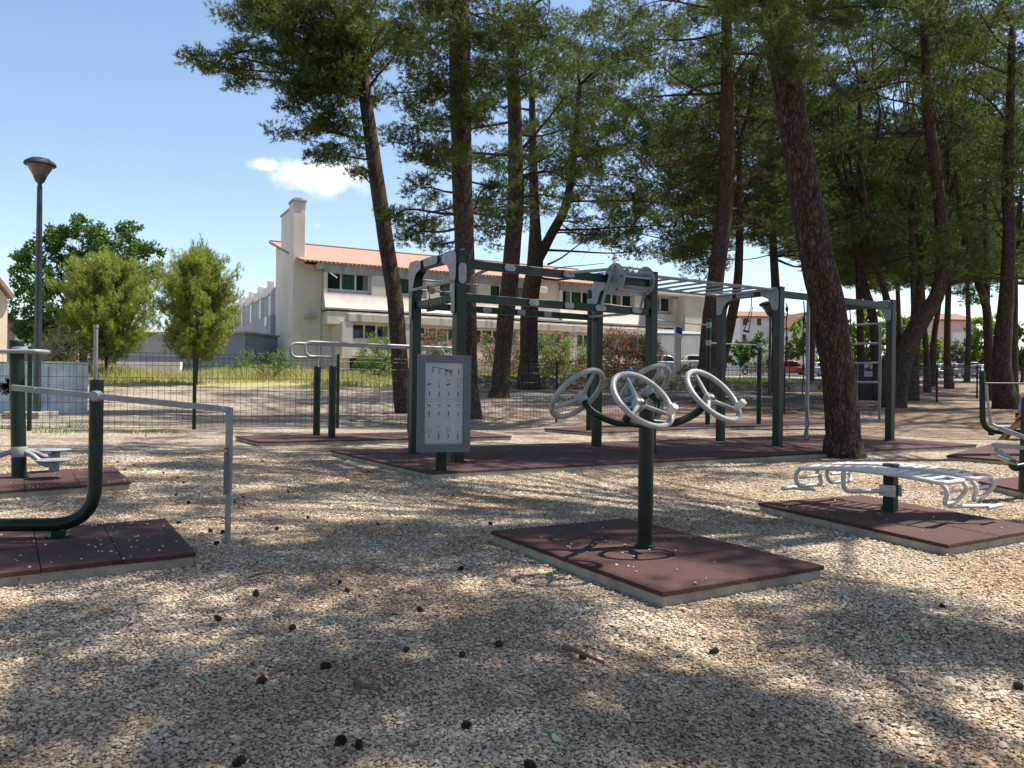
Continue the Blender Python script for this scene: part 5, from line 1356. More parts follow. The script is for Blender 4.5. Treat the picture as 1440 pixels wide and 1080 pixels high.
def pine(label, trunk, blobs, bark='pine_bark', group='pines of the grove', limbs=(), dens=1.0, L=.125, w=.015, nb=10, csize=.42, dead=(), name='pine_tree', leaf='pine_needles', extra_blobs=(), fill=15, spread=75, twigs=True, base_flare=1.25, stems=()):
    """trunk: [(px,py,width_px,Y)...] bottom first; blobs: [(px,py,rx_px,rz_px,dY)] round the trunk depth"""
    P = [W(px, py, Y) for (px, py, wd, Y) in trunk]; rr = [wd * Y / F / 2 for (px, py, wd, Y) in trunk]
    base = Vector((P[0].x, P[0].y, terr(P[0].x, P[0].y))); P[0] = base - Z3 * .1; rr[0] *= base_flare
    t = thing(name, label, 'tree', base, group)
    m = MB(); tp = trunk_mesh(m, P, rr)
    tn = len(tp)
    for st in stems:
        SP = [W(px, py, Y) for (px, py, wd, Y) in st]; sr_ = [wd * Y / F / 2 for (px, py, wd, Y) in st]; tp2 = trunk_mesh(m, SP, sr_, n=14); tp = tp + tp2
    Yt = trunk[-1][3]
    B = []
    if trunk[0][0] > 640 and Yt > 25 and fill:
        for _ in range(fill):
            px = trunk[-2][0] + R.gauss(0, spread); lo = np.interp(px, LOWX, LOWY)
            py = lo - 14 - (lo + 60) * R.random() ** 1.35; rz_ = R.uniform(18, 34)
            if abs(px - 1268) < 28 and abs(py - 140) < 45: continue
            blobs = list(blobs) + [(px, min(py, lo - rz_), R.uniform(34, 60), rz_, R.uniform(-1.5, 4))]
    for (px, py, rx, rz, dy) in blobs:
        Y = Yt + dy; c = W(px, py, Y); a, b = rx * Y / F, rz * Y / F; B.append((c, a, max(a, b) * .8, b))
    for (c, a, b, z) in extra_blobs: sunny(Vector(c), a) or B.append((Vector(c), a, b, z))
    for (px0, py0, px1, py1, wd, dy) in limbs:
        a = W(px0, py0, Yt); b = W(px1, py1, Yt + dy); limb(m, a, b, wd * Yt / F / 2, wd * Yt / F / 5, 0, 8, 9, .08)
    if B:
        C, D, info = pine_clumps(B, dens, csize)
        for (c, cc) in info:
            # limb from the trunk to the blob, twigs to the clumps
            best = min(tp, key=lambda q: (q - c).length + max(0, q.z - c.z + .2) * 1.2)
            r_ = min(.075, .022 + .012 * (best - c).length)
            lp = limb(m, best, c, r_, .018, .1)
            if twigs:
                for q in cc[::2]:
                    q = Vector(q); s_ = min(lp[3:], key=lambda z: (z - q).length); limb(m, s_, q, .012, .005, 0, 4, 3, .12)
        v, tt = needle_tufts(C, D, L * 1.1, w * (1.5 if Yt > 20 else 1.15), nb)
        TREE_STATS[0] += len(tt)
        np_mesh('crown', v, tt, leaf, t)
    for (px, py, r_) in dead:      # bare dead twigs inside the crown
        c = W(px, py, Yt - .6); q = r_ * Yt / F; near = min(tp, key=lambda z: (z - c).length)
        for k in range(5):
            e = c + Vector((R.gauss(0, q * .6), R.gauss(0, q * .4), R.gauss(0, q * .5))); lp = limb(m, near, e, .03, .012, 0, 5, 7, .1)
            for j in range(14):
                s_ = lp[R.randrange(3, len(lp))]; e2 = s_ + Vector((R.gauss(0, .5), R.gauss(0, .4), R.gauss(0, .4))) * q; limb(m, s_, e2, .009, .003, 0, 4, 3, .2)
    m.build('trunk', bark, t, smooth=180)
    return t

pine('leaning dark pine left of the rig with a long bough reaching into the open sky',
     [(570, 581, 24, 27), (563, 520, 23, 27), (556, 430, 22.5, 27), (541, 330, 22, 27), (524, 210, 20, 27), (512, 120, 17, 27), (505, 20, 13, 27), (500, -120, 6, 27)],
     [(440, 60, 95, 60, 0), (400, 35, 70, 50, -1), (490, 110, 55, 50, 1), (430, 125, 55, 40, 0), (520, 40, 60, 40, 1), (470, 20, 60, 40, -1), (350, 85, 48, 26, 0), (300, 95, 32, 22, 0), (266, 76, 20, 14, 0), (335, 112, 34, 14, .5),
      (445, 180, 42, 22, 0), (402, 188, 22, 13, 0), (470, 160, 42, 28, 0), (500, 190, 26, 20, 0), (385, 8, 55, 24, 0), (470, 214, 50, 9, .5), (340, 18, 40, 16, 0), (505, 245, 10, 10, 0), (480, 70, 60, 60, -1), (450, 100, 60, 40, -1)],
     limbs=((517, 90, 560, 25, 7, 0), (519, 82, 575, 38, 6, 1), (515, 130, 560, 60, 4, 0), (510, 95, 300, 92, 7, 0)), dens=2.3)
pine('straight tall pine directly behind the near corner post of the rig',
     [(663, 589, 27, 23.4), (660, 540, 25, 23.4), (657, 430, 26, 23.4), (651, 300, 28, 23.4), (648, 180, 29, 23.4), (646, 60, 30, 23.4), (644, -60, 26, 23.4)],
     [(600, 145, 42, 40, 1.5), (568, 205, 24, 26, 1), (606, 215, 42, 22, 1), (645, 50, 70, 55, -1.5), (600, 60, 50, 50, 1), (690, 110, 50, 50, 2), (640, 150, 40, 40, -1.2), (670, 150, 40, 30, -1.5), (620, 110, 50, 40, -1), (595, 265, 32, 17, 1.5), (613, 245, 28, 16, 1.5),
      (580, 326, 32, 20, 2), (613, 342, 26, 12, 2), (556, 303, 16, 10, 2), (690, 262, 32, 18, 2), (692, 318, 26, 15, 2), (552, 130, 20, 20, 1), (560, 60, 30, 40, 2), (700, 30, 50, 40, 2), (600, 10, 60, 30, 0), (625, 200, 25, 40, -1.2)],
     limbs=((640, 285, 600, 310, 4, 2), (660, 300, 700, 262, 4, 2)), dens=1.9, fill=0)
pine('dark pine with slightly bent trunk right of the straight tall one',
     [(701, 570, 27, 36), (704, 540, 24, 36), (709, 470, 24, 36), (718, 380, 24, 36), (725, 280, 23, 36), (724, 170, 20, 36), (720, 40, 15, 36)],
     [(720, 50, 80, 60, 0), (760, 120, 80, 50, -2), (740, 190, 60, 34, 2), (800, 60, 80, 60, 2), (785, 235, 50, 28, 0), (705, 225, 40, 22, -2), (810, 180, 70, 50, 1), (820, 258, 40, 26, 3), (690, 280, 34, 16, 1), (756, 300, 26, 12, 1), (740, 20, 60, 40, -3), (690, 340, 24, 14, 0)],
     limbs=((724, 220, 800, 130, 5, 0), (726, 255, 790, 200, 4, 0)), dens=.9, csize=.5)
pine('forked pine whose right arm leans away beside the bent one',
     [(743, 553, 29, 42), (744, 500, 26, 42), (745, 430, 25, 42), (752, 370, 23, 42), (752, 310, 15, 42), (750, 240, 12, 42), (748, 120, 8, 42)],
     [(860, 100, 90, 70, 0), (900, 200, 90, 50, 0), (860, 262, 80, 34, 1), (852, 326, 46, 22, 0), (800, 290, 34, 14, 0), (930, 285, 70, 42, 1), (905, 350, 72, 18, 1), (950, 60, 90, 60, 2), (820, 130, 60, 50, 3), (875, 384, 42, 6, 0), (840, 200, 60, 50, -2), (955, 320, 34, 34, 0)],
     stems=([(752, 372, 18, 42), (772, 335, 14, 42), (795, 290, 13, 42), (806, 230, 9, 42), (815, 120, 6, 42)],),
     limbs=((770, 372, 830, 335, 3, 1), (760, 385, 850, 370, 2, 2)), dead=((830, 330, 34), (800, 240, 30)), dens=.8, csize=.55, L=.15, w=.02)
pine('tall pine with a gently curved trunk behind the monkey bars',
     [(992, 572, 30, 34), (994, 530, 26, 34), (1000, 450, 25, 34), (1008, 380, 23, 34), (1020, 280, 22, 34), (1023, 160, 20, 34), (1022, 60, 16, 34), (1020, -60, 8, 34)],
     [(1000, 50, 80, 55, -1), (1035, 170, 70, 50, 3), (975, 245, 56, 46, 3), (962, 330, 40, 34, 2), (1062, 300, 46, 40, 3), (990, 376, 26, 14, 1), (1060, 110, 70, 60, 2), (900, 60, 70, 50, 2), (925, 150, 60, 50, 4), (1050, 240, 50, 40, 5), (985, 150, 50, 50, 3), (1015, 360, 40, 12, 2)],
     limbs=((1018, 200, 880, 330, 5, 0), (1020, 150, 930, 90, 4, 0), (1022, 120, 1075, 60, 5, -1)), bark='pine_bark_red', dens=.85, csize=.5, dead=((935, 225, 45), (1075, 265, 40), (960, 290, 30)))
pine('slim pine leaning right beside the curved trunk',
     [(1006, 560, 17, 36), (1015, 510, 15, 36), (1028, 450, 14, 36), (1038, 390, 12, 36), (1040, 300, 10, 36), (1040, 200, 7, 36)],
     [(1080, 200, 60, 40, 2), (1045, 330, 46, 26, 2), (1110, 270, 50, 40, 1), (1095, 150, 50, 50, 3)], bark='pine_bark_red', dens=.85, csize=.5)
pine('thick foreground pine whose trunk sweeps up to the left in front of the rig',
     [(1187, 650, 52, 12.0), (1185, 610, 47, 12.0), (1180, 540, 45, 12.0), (1165, 440, 47, 12.0), (1145, 340, 44, 12.0), (1126, 230, 41, 12.0), (1108, 130, 40, 12.0), (1092, 40, 36, 12.0), (1080, -80, 30, 12.0), (1075, -300, 18, 12.0)],
     [(1060, 25, 60, 34, -.6), (1140, 20, 66, 34, .3), (1100, 50, 36, 20, -1.0), (1190, 28, 50, 26, .6), (1010, 15, 50, 24, .3), (1120, 85, 22, 12, -.8), (1240, 10, 50, 28, 1)],
     extra_blobs=[((5.2, 11.4, 8.6), 1.4, 1.4, .8), ((3.4, 12.2, 8.8), 1.5, 1.4, .8), ((2.2, 11, 9.4), 1.2, 1.2, .7), ((6.5, 12.8, 9.0), 1.4, 1.4, .8), ((4.6, 13.6, 9.6), 1.6, 1.5, .8), ((3.2, 9.7, 8.4), 1.0, 1.0, .5), ((7.2, 11, 9.4), 1.1, 1.2, .6), ((1.0, 12.8, 9.6), 1.2, 1.1, .6)],
     dens=1.1, L=.11, w=.009, nb=14, csize=.34)
pine('pine with curved trunk bulging right beside the end post of the rig',
     [(1254, 590, 32, 33), (1262, 545, 28, 33), (1272, 500, 27, 33), (1292, 455, 25, 33), (1316, 418, 20, 33), (1326, 375, 17, 33), (1325, 333, 16.5, 33), (1321, 281, 16, 33), (1312, 214, 15, 33), (1306, 168, 15, 33), (1303, 120, 13, 33), (1300, 30, 8, 33)],
     [(1210, 50, 70, 40, -1), (1330, 110, 80, 50, 1), (1290, 40, 80, 36, 0), (1200, 130, 50, 34, 2), (1370, 60, 80, 60, 3), (1180, 205, 60, 40, 3), (1225, 262, 66, 36, 3), (1350, 200, 50, 50, 4), (1270, 235, 60, 30, 4), (1310, 140, 40, 30, -2), (1280, 90, 50, 24, 0)],
     limbs=((1306, 186, 1147, 216, 6, -1), (1296, 190, 1240, 200, 4, -1), (1304, 160, 1230, 130, 4, 0)), bark='pine_bark_red', dead=((1190, 300, 45), (1340, 230, 40), (1240, 345, 40), (1270, 170, 35)),
     stems=([(1284, 470, 12, 33.5), (1285, 431, 8, 33.5), (1283, 355, 7, 33.5), (1281, 300, 5, 33.5)], [(1272, 500, 18, 33.5), (1255, 460, 13, 33.5), (1244, 410, 9, 34), (1225, 350, 6, 34), (1215, 260, 3, 34)]), dens=.85, csize=.5)
pine('slim pine behind the straps near the middle post of the rig',
     [(1092, 552, 14, 42), (1092, 480, 12.5, 42), (1090, 400, 12, 42), (1086, 310, 10, 42), (1084, 200, 8, 42)],
     [(1085, 330, 36, 20, 2), (1120, 340, 40, 24, 1), (1150, 300, 50, 40, 2), (1120, 220, 50, 40, 0), (1175, 350, 44, 30, 0), (1130, 120, 50, 50, 1)], bark='pine_bark_red', dens=.8, csize=.55, L=.15, w=.02)
pine('straight reddish pine right of the foreground trunk, seen through the ladder',
     [(1212, 556, 11, 38), (1210, 475, 9.5, 38), (1208, 396, 9, 38), (1211, 312, 8, 38), (1209, 240, 7, 38), (1209, 120, 5, 38)],
     [(1205, 345, 56, 30, 1), (1250, 360, 60, 32, 2), (1200, 385, 30, 12, 1), (1215, 290, 60, 40, 3), (1165, 250, 46, 46, 1)], bark='pine_bark_red', dens=.85, csize=.5)
pine('slim dark pine leaning left behind the wall ladder',
     [(1234, 560, 13, 36), (1232, 520, 12, 36), (1228, 450, 12, 36), (1216, 405, 12, 36), (1204, 350, 9, 36), (1198, 280, 6, 36)],
     [(1180, 300, 44, 34, 0), (1225, 320, 50, 30, -2), (1270, 300, 44, 30, 2)], dens=.85, csize=.5)
pine('short dark trunk just right of the curved pine',
     [(1281, 556, 17, 37), (1286, 500, 13, 37), (1291, 440, 11, 37), (1296, 360, 8, 37)], [(1290, 330, 44, 30, 2), (1265, 385, 40, 16, 2), (1320, 350, 40, 30, 3)], dens=.85, csize=.5)
pine('thin pine leaning slightly left between parked cars and the curved trunk',
     [(1304, 552, 9, 44), (1303, 500, 7.5, 44), (1300, 460, 7, 44), (1297, 400, 6, 44)], [(1300, 370, 50, 26, 2), (1340, 330, 50, 40, 3)], bark='pine_bark_red', dens=.8, csize=.55, L=.15, w=.02)
pine('thin reddish pine left of the straight one by the pink house',
     [(1310, 541, 9, 50), (1313, 480, 8, 50), (1320, 432, 6.5, 50), (1326, 380, 5, 50)], [(1320, 395, 34, 13, 0), (1350, 375, 46, 24, 2), (1380, 300, 60, 50, 2)], bark='pine_bark_red', dens=.8, csize=.6, L=.17, w=.024)
pine('straight reddish pine in front of the pink house',
     [(1335, 544, 11, 48), (1332, 500, 9, 48), (1333, 432, 8, 48), (1335, 370, 7, 48), (1336, 280, 6, 48)], [(1345, 300, 60, 46, 0), (1380, 390, 46, 18, 1), (1410, 340, 50, 40, 2), (1300, 290, 50, 50, 2)], bark='pine_bark_red', dens=.8, csize=.6, L=.17, w=.024)
pine('twin stemmed pine leaning left at the right side',
     [(1392, 566, 15, 38), (1391, 520, 12, 38), (1388, 440, 11, 38), (1380, 408, 11, 38), (1366, 370, 10, 38), (1357, 337, 9, 38), (1348, 281, 7, 38), (1342, 200, 5, 38)],
     [(1340, 250, 50, 40, -1), (1390, 230, 60, 50, 2), (1420, 150, 60, 60, 1), (1370, 420, 10, 4, 0), (1400, 385, 40, 16, -1)], bark='pine_bark_red',
     stems=([(1388, 440, 8, 38), (1388, 400, 7, 38), (1387, 344, 7, 38), (1385, 270, 5, 38)],), dens=.85, csize=.5)
pine('thick dark pine with flared base at the right edge',
     [(1418, 577, 36, 33), (1412, 545, 27, 33), (1409, 500, 24, 33), (1414, 430, 20, 33), (1419, 333, 16, 33), (1417, 250, 15, 33), (1421, 150, 12, 33), (1424, 40, 8, 33)],
     [(1420, 60, 70, 50, -1), (1400, 130, 60, 40, 0), (1380, 200, 50, 36, 0), (1430, 260, 40, 40, 1), (1440, 370, 30, 26, 1), (1450, 180, 50, 50, 0), (1380, 20, 60, 30, -2)],
     limbs=((1419, 295, 1450, 262, 5, 0), (1420, 180, 1360, 120, 4, 0)), dens=.9, csize=.5)
pine('slender pine pressed close behind the thick right edge trunk',
     [(1426, 560, 10, 42), (1426, 480, 9, 42), (1427, 417, 8, 42), (1428, 350, 6, 42)], [(1445, 330, 40, 30, 0), (1410, 290, 40, 40, 2)], dens=.8, csize=.55, L=.15, w=.02)
# deeper background pines closing the grove
for i, (px, py, wd, Y, bl_, lab) in enumerate((
    (1140, 545, 8, 58, [(1130, 250, 70, 60, 0), (1160, 330, 60, 40, 2), (1100, 180, 60, 60, 1)], 'distant pine hidden behind the foreground trunk'),
    (1175, 542, 7, 60, [(1230, 190, 60, 50, 0), (1190, 270, 60, 60, 2), (1160, 180, 60, 50, 2), (1180, 380, 40, 18, 0)], 'distant pine just right of the foreground trunk'),
    (1262, 540, 7, 62, [(1280, 200, 50, 30, 0), (1250, 320, 60, 60, 2), (1290, 280, 60, 60, 1), (1270, 388, 50, 20, 0)], 'distant pine behind the curved one'),
    (1360, 536, 7, 62, [(1400, 160, 50, 70, 0), (1360, 290, 60, 60, 2), (1400, 330, 50, 50, 1), (1345, 405, 30, 10, 0)], 'distant pine between pink house and twin stemmed pine'),
    (1002, 545, 8, 56, [(880, 150, 80, 70, 0), (960, 240, 80, 60, 2), (900, 300, 60, 40, 1), (800, 190, 60, 70, 2), (1030, 270, 60, 50, 2), (760, 90, 70, 70, 1)], 'distant pine filling the canopy above the flag'))):
    pine(lab, [(px, py, wd, Y), (px + 2, 460, wd * .9, Y), (px, 380, wd * .8, Y), (px + 4, 280, wd * .6, Y)], bl_, bark='pine_bark_red', dens=1.5, csize=.7, L=.2, w=.026, nb=9, fill=34, spread=110, twigs=False)

# pines out of the frame to the right and above: their boughs shade the gravel
def shade_blob(px, py, r, h=8.0, z=.5):
    g = GP(px, py, 0); p = g + SUN * (h / SUN.z); return ((p.x, p.y, h), r, r, z)
sh = []
for (px, py, r, h) in ((60, 900, .55, 8.2), (150, 860, .5, 8.6), (180, 960, .5, 8), (300, 880, .55, 8), (90, 1000, .4, 8.2), (250, 1040, .35, 8), (380, 1060, .35, 8), (330, 1000, .28, 8.3),
     (560, 880, .5, 8.4), (500, 850, .5, 8), (640, 850, .55, 8), (720, 900, .45, 8.2), (450, 800, .5, 8), (690, 810, .5, 8.6), (590, 950, .22, 8), (480, 930, .25, 8.4),
     (820, 880, .4, 8), (780, 960, .35, 8.2), (700, 1040, .4, 8), (860, 1030, .4, 8), (1000, 1050, .5, 8.3), (1080, 1000, .3, 8), (930, 980, .25, 8), (1150, 1060, .3, 8),
     (1200, 880, .4, 8.4), (1290, 860, .5, 8), (1380, 880, .5, 8.2), (1240, 920, .35, 8), (1400, 930, .4, 8), (1320, 930, .3, 8)):
    sh.append(shade_blob(px, py, r, h))
def offtree(label, trunk, blobs, **k):
    P = [Vector(p) for p in trunk]; t = thing('pine_tree', label, 'tree', (P[0].x, P[0].y, 0), 'pines of the grove')
    m = MB(); tp = trunk_mesh(m, P, [.30, .25, .22, .18, .10][:len(P)])
    B = [(Vector(c), a, b, z) for c, a, b, z in blobs if not sunny(Vector(c), a)]
    C, D, info = pine_clumps(B, k.get('dens', 1.15), k.get('csize', .34))
    for c, cc in info:
        best = min(tp, key=lambda q: (q - c).length + max(0, q.z - c.z + .2)); lp = limb(m, best, c, .05, .016, .1)
        for q in cc[::2]: q = Vector(q); s_ = min(lp[3:], key=lambda z: (z - q).length); limb(m, s_, q, .011, .005, 0, 4, 3, .12)
    v, tt = needle_tufts(C, D, .13, .015 if k.get('csize', .34) < .4 else .024, 11); TREE_STATS[0] += len(tt)
    np_mesh('crown', v, tt, 'pine_needles', t); m.build('trunk', 'pine_bark', t, smooth=180)
left_half = [b for b in sh if b[0][0] < 3.9]; right_half = [b for b in sh if b[0][0] >= 3.9]
offtree('pine standing outside the frame at near right, boughs over the gravel', [(6.9, 2.2, 0), (6.7, 2.4, 3), (6.2, 2.6, 5.5), (5.6, 2.9, 7.6), (5.0, 3.2, 9.5)], right_half)
offtree('pine behind the viewer whose boughs shade the left gravel', [(4.2, -1.0, 0), (4.0, -.8, 3), (3.6, -.2, 5.5), (3.2, .8, 7.5), (2.8, 1.8, 9.5)], left_half)
# mid band shade: over the gravel between viewer and rig, and over the rig and fence
mid = []
for k in range(54):
    px = R.uniform(60, 640); py = R.uniform(618, 800); mid.append(shade_blob(px, py, R.uniform(.35, .6), R.uniform(9, 10.5)))
for (px, py, r) in ((760, 760, .5), (850, 745, .5), (960, 790, .35), (1060, 790, .3), (800, 720, .6), (950, 690, .35), (700, 700, .6), (640, 730, .6), (1120, 820, .35), (30, 790, .6), (90, 760, .6), (40, 700, .8), (150, 700, .7)):
    mid.append(shade_blob(px, py, r, R.uniform(9, 10.5)))
offtree('pine outside the frame at right, tall crown over the exercise area', [(9.6, 7.4, 0), (9.2, 7.4, 3.5), (8.3, 7.4, 7), (7, 7.4, 10), (5.4, 7.4, 12)], mid, dens=.9)
far = []
for k in range(46):
    u, v = R.uniform(-.05, 1), R.uniform(-.1, 1.3); p = rg(u * 10, v * 2.5 - .4, 0); g = p + SUN * (R.uniform(10.5, 12.5) / SUN.z); far.append(((g.x, g.y, g.z), R.uniform(.5, .9), R.uniform(.5, .9), .5))
for k in range(30):
    g = Vector((R.uniform(-13, 1), R.uniform(9.5, 17), 0)) + SUN * (11.5 / SUN.z)
    if g.z - 1.05 > .52 * g.y + .6: far.append(((g.x, g.y, g.z), R.uniform(.5, .9), R.uniform(.5, .9), .5))
far = [b for b in far if (b[0][2] - b[2] - 1.1) / b[0][1] > .49 or b[0][0] / b[0][1] > .68]
offtree('tall pine right of the frame shading the climbing rig', [(13.5, 13.5, 0), (13.3, 13.4, 4), (12.4, 13.3, 8), (10, 13, 11), (8, 12.6, 13)], far, dens=.95, csize=.5)
band = []
for k in range(170):
    g = Vector((R.uniform(-20, 6), R.uniform(18.5, 41), 0)); h = 3.6 + .53 * (g.y + 3) + R.uniform(0, 2); p = g + SUN * (h / SUN.z)
    if True: band.append(((p.x, p.y, p.z), R.uniform(.9, 1.5), R.uniform(.9, 1.5), .6))
band2 = []
for k in range(120):
    g = Vector((R.uniform(2, 27), R.uniform(15.5, 44), 0)); h = 3.6 + .53 * (g.y + 3) + R.uniform(0, 2); p = g + SUN * (h / SUN.z)
    if p.x < .64 * p.y + 3 or True: band2.append(((p.x, p.y, p.z), R.uniform(.9, 1.6), R.uniform(.9, 1.6), .6))
offtree('tall pine beyond the right edge shading the ground under the grove', [(25, 27, 0), (24.8, 27, 6), (24, 27, 11), (22, 27, 16), (20, 27, 19)], band2, dens=.9, csize=.75)
offtree('very tall pine above the frame shading the ground behind the fence', [tuple(W(*q, 20)) for q in ((1184, 590), (1165, 440), (1126, 230), (1096, 60), (1080, -160))], band, dens=1.3, csize=.75)

over = []  # added canopy out of view to cut skylight; its own shadow mostly falls outside
for k in range(34):
    x_, y_ = R.uniform(-13, -1.2), R.uniform(-4, 7.5); over.append(((x_, y_, R.uniform(7, 10)), R.uniform(1, 1.6), R.uniform(1, 1.6), .6))
for k in range(24):
    x_, y_ = R.uniform(-3, 9), R.uniform(-6, 2.0); over.append(((x_, y_, R.uniform(6.5, 9.5)), R.uniform(1, 1.6), R.uniform(1, 1.6), .6))
offtree('unseen wide pine added left of the viewer, crown blocking skylight overhead', [(-8.5, 2.2, 0), (-8.3, 2.2, 3), (-7.6, 2, 6), (-6, 1.6, 9), (-5, 1, 11)], over, dens=.9, csize=.6)
# the grove goes on behind the viewer: dense crowns that shut out that half of the sky
for i, (x_, y_, lab) in enumerate(((-7, -5, 'pine behind the viewer, far left'), (-1.5, -8, 'pine straight behind the viewer'), (5, -7, 'pine behind the viewer to the right'), (11, -3, 'pine right of the viewer outside the frame'), (-12, 1.5, 'pine left of the viewer outside the frame'), (14, 5.5, 'pine at the far right outside the frame'), (-13, -9, 'pine far behind the viewer at left'), (12, -11, 'pine far behind the viewer at right'))):
    offtree(lab + ', part of the same grove', [(x_, y_, 0), (x_ + .2, y_, 3), (x_, y_ + .3, 6), (x_ - .1, y_, 9), (x_, y_, 11)],
            [((x_ + R.uniform(-3.2, 3.2), y_ + R.uniform(-3, 2.2), R.uniform(4.2, 10.5)), R.uniform(1.2, 1.9), R.uniform(1.2, 1.9), R.uniform(.7, 1.1)) for _ in range(13)], dens=.8, csize=.75)

# ================================================================ BROADLEAF TREES, YOUNG PINES, SHRUBS
def leafy(name, label, base, trunk_r, blobs, leaf, L=.16, w=.09, per=1.0, flowers=None, stems=4, group=None, cat='tree', flw=None):
    t = thing(name, label, cat, base, group); m = MB(); Cs = []
    top = sum((Vector(b[0]) for b in blobs), Vector()) / len(blobs)
    tr = limb(m, base - Z3 * .1, Vector((base.x + (top.x - base.x) * .4, base.y, base.z + (top.z - base.z) * .6)), trunk_r, trunk_r * .6, 0, 10, 6, .05) if trunk_r else None
    for (c, a, b, z) in blobs:
        c = Vector(c); nc = max(6, int(per * 14 * (a * z + a * b + b * z) / 3 / .5))
        cc = unit(NR.normal(size=(nc, 3))) * (NR.uniform(.35, 1, (nc, 1)) ** .6) * np.array([a, b, z]) + np.array(c)
        if tr:
            lp = limb(m, tr[R.randrange(3, len(tr))], c, trunk_r * .45, .03, 0, 6, 6, .08)
        else:
            lp = limb(m, base + Vector((R.uniform(-.3, .3), R.uniform(-.2, .2), 0)), c, .03, .015, 0, 5, 5, .08)
        for q in cc[::3]: limb(m, lp[-2], Vector(q), .015, .006, 0, 4, 3, .1)
        for q in cc:
            s = .28 * R.uniform(.6, 1.3); p = in_ball(26) * s + q; Cs.append(p)
    C = np.concatenate(Cs); v, f = leaves(C, L, w)
    nf0 = len(f); mats_ = [leaf]
    if flowers:
        n = int(len(C) * flowers[1]); idx = NR.choice(len(C), n, replace=False)
        ctr = np.array(top); P_ = C[idx]; P_ = P_ + unit(P_ - ctr) * .12 + np.array([0, -.06, .05])
        P_ = np.repeat(P_, 5, axis=0) + NR.normal(size=(n * 5, 3)) * .05
        v2, f2 = leaves(P_, .085, .075, 0); v = np.concatenate([v, v2]); f = np.concatenate([f, f2 + nf0 * 4]); mats_.append(flowers[0])
    fo = np_mesh('crown' if cat == 'tree' else 'foliage', v, f, mats_, t)
    if flowers: fo.data.polygons.foreach_set('material_index', np.concatenate([np.zeros(nf0, np.int32), np.ones(len(f) - nf0, np.int32)]))
    m.build('trunk' if trunk_r else 'stems', 'pine_bark', t, smooth=180)
    return t
def blobs_px(lst, Y): return [(W(px, py, Y + dy), rx * Y / F, rx * Y / F * .8, rz * Y / F) for (px, py, rx, rz, dy) in lst]
b0 = W(118, 530, 54); b0.z = terr(0, 54)
leafy('broadleaf_tree', 'large round broad leaved tree behind the street lamp', b0, .28, blobs_px([(60, 380, 44, 40, 0), (110, 345, 46, 34, 1), (165, 350, 46, 32, 0), (200, 375, 30, 28, 1), (40, 430, 34, 40, 1), (95, 420, 50, 44, -1), (150, 410, 50, 50, 2), (30, 360, 18, 12, 0), (215, 352, 16, 10, 0), (50, 465, 30, 20, 0), (120, 318, 24, 14, 0), (180, 322, 18, 10, 0), (80, 330, 24, 12, 0)], 54), 'broad_leaves', .26, .15, .95)
def young_pine(label, px, pb_, pt, halfw, Y, lean=0):
    base = W(px, pb_, Y); base.z = terr(0, Y); t = thing('young_pine', label, 'tree', base, 'young pines on the meadow'); m = MB()
    tz_ = W(px, pt, Y).z; hh = tz_ - base.z; tp = limb(m, base - Z3 * .1, Vector((base.x + lean, base.y, tz_ - .3)), .10, .03, 0, 8, 10, .02)
    Cs, Ds = [], []; rw_ = halfw * Y / F
    nbch = 210
    for k in range(nbch):
        f = (k / nbch) ** .9; z = base.z + hh * (.13 + .74 * f); a = k * 2.4 + R.uniform(-.4, .4)
        prof = math.sin(math.pi * min(1, (.16 + f * .84)) ** .85) ** .7 if f < .97 else .25
        ln_ = rw_ * max(.16, prof) * R.choice((R.uniform(.5, .9), R.uniform(.8, 1.22)))
        s_ = Vector((base.x + lean * f, base.y, z)); e_ = s_ + Vector((math.cos(a) * ln_, math.sin(a) * ln_, ln_ * (.45 + .5 * f)))
        lp = limb(m, s_, e_, .022, .008, 0, 4, 5, .05)
        for q in range(int(12 + ln_ * 15)):
            u = R.uniform(.30, 1.0); p = s_.lerp(e_, u) + Vector((R.gauss(0, .13), R.gauss(0, .13), R.gauss(.05, .13)))
            Cs.append(tuple(p)); Ds.append(tuple((Vector((math.cos(a) * .6, math.sin(a) * .6, 1.4)) + Vector((R.gauss(0, .3), R.gauss(0, .3), 0))).normalized()))
    for k in range(46):      # upright leading shoots break the outline
        f = R.uniform(.35, .97); a = R.uniform(0, 6.28); r_ = rw_ * R.uniform(.2, .95) * (1.1 - f); p0_ = Vector((base.x + lean * f + math.cos(a) * r_, base.y + math.sin(a) * r_, base.z + hh * (f * .9 + .02)))
        if k < 3: p0_ = Vector((base.x + lean + .25 * (k - 1), base.y, tz_ - .75))
        ln2 = R.uniform(.5, 1.0); d_ = Vector((math.cos(a) * .25, math.sin(a) * .25, 1)).normalized(); m.tube([p0_, p0_ + d_ * ln2], [.014, .006], 4)
        for q in range(9): Cs.append(tuple(p0_ + d_ * ln2 * q / 8)); Ds.append(tuple(d_))
    v, tt = needle_tufts(np.array(Cs), np.array(Ds), .22, .028, 12); np_mesh('crown', v, tt, 'young_pine_needles', t)
    m.build('trunk', 'pine_bark_red', t, smooth=180)
young_pine('bushy yellow green young pine left, overlapping the broad leaved tree', 151, 512, 352, 64, 46)
young_pine('pointed young pine standing alone left of the school chimney', 275, 508, 338, 62, 43, .2)
def shrub(name, label, px, pb_, lst, Y, leaf, flowers=None, per=1.5, L=.15, w=.055, group=None):
    b = W(px, pb_, Y); b.z = terr(0, Y); leafy(name, label, b, 0, blobs_px(lst, Y), leaf, L, w, per, flowers, group=group, cat='shrub')
og = 'oleanders along the school'
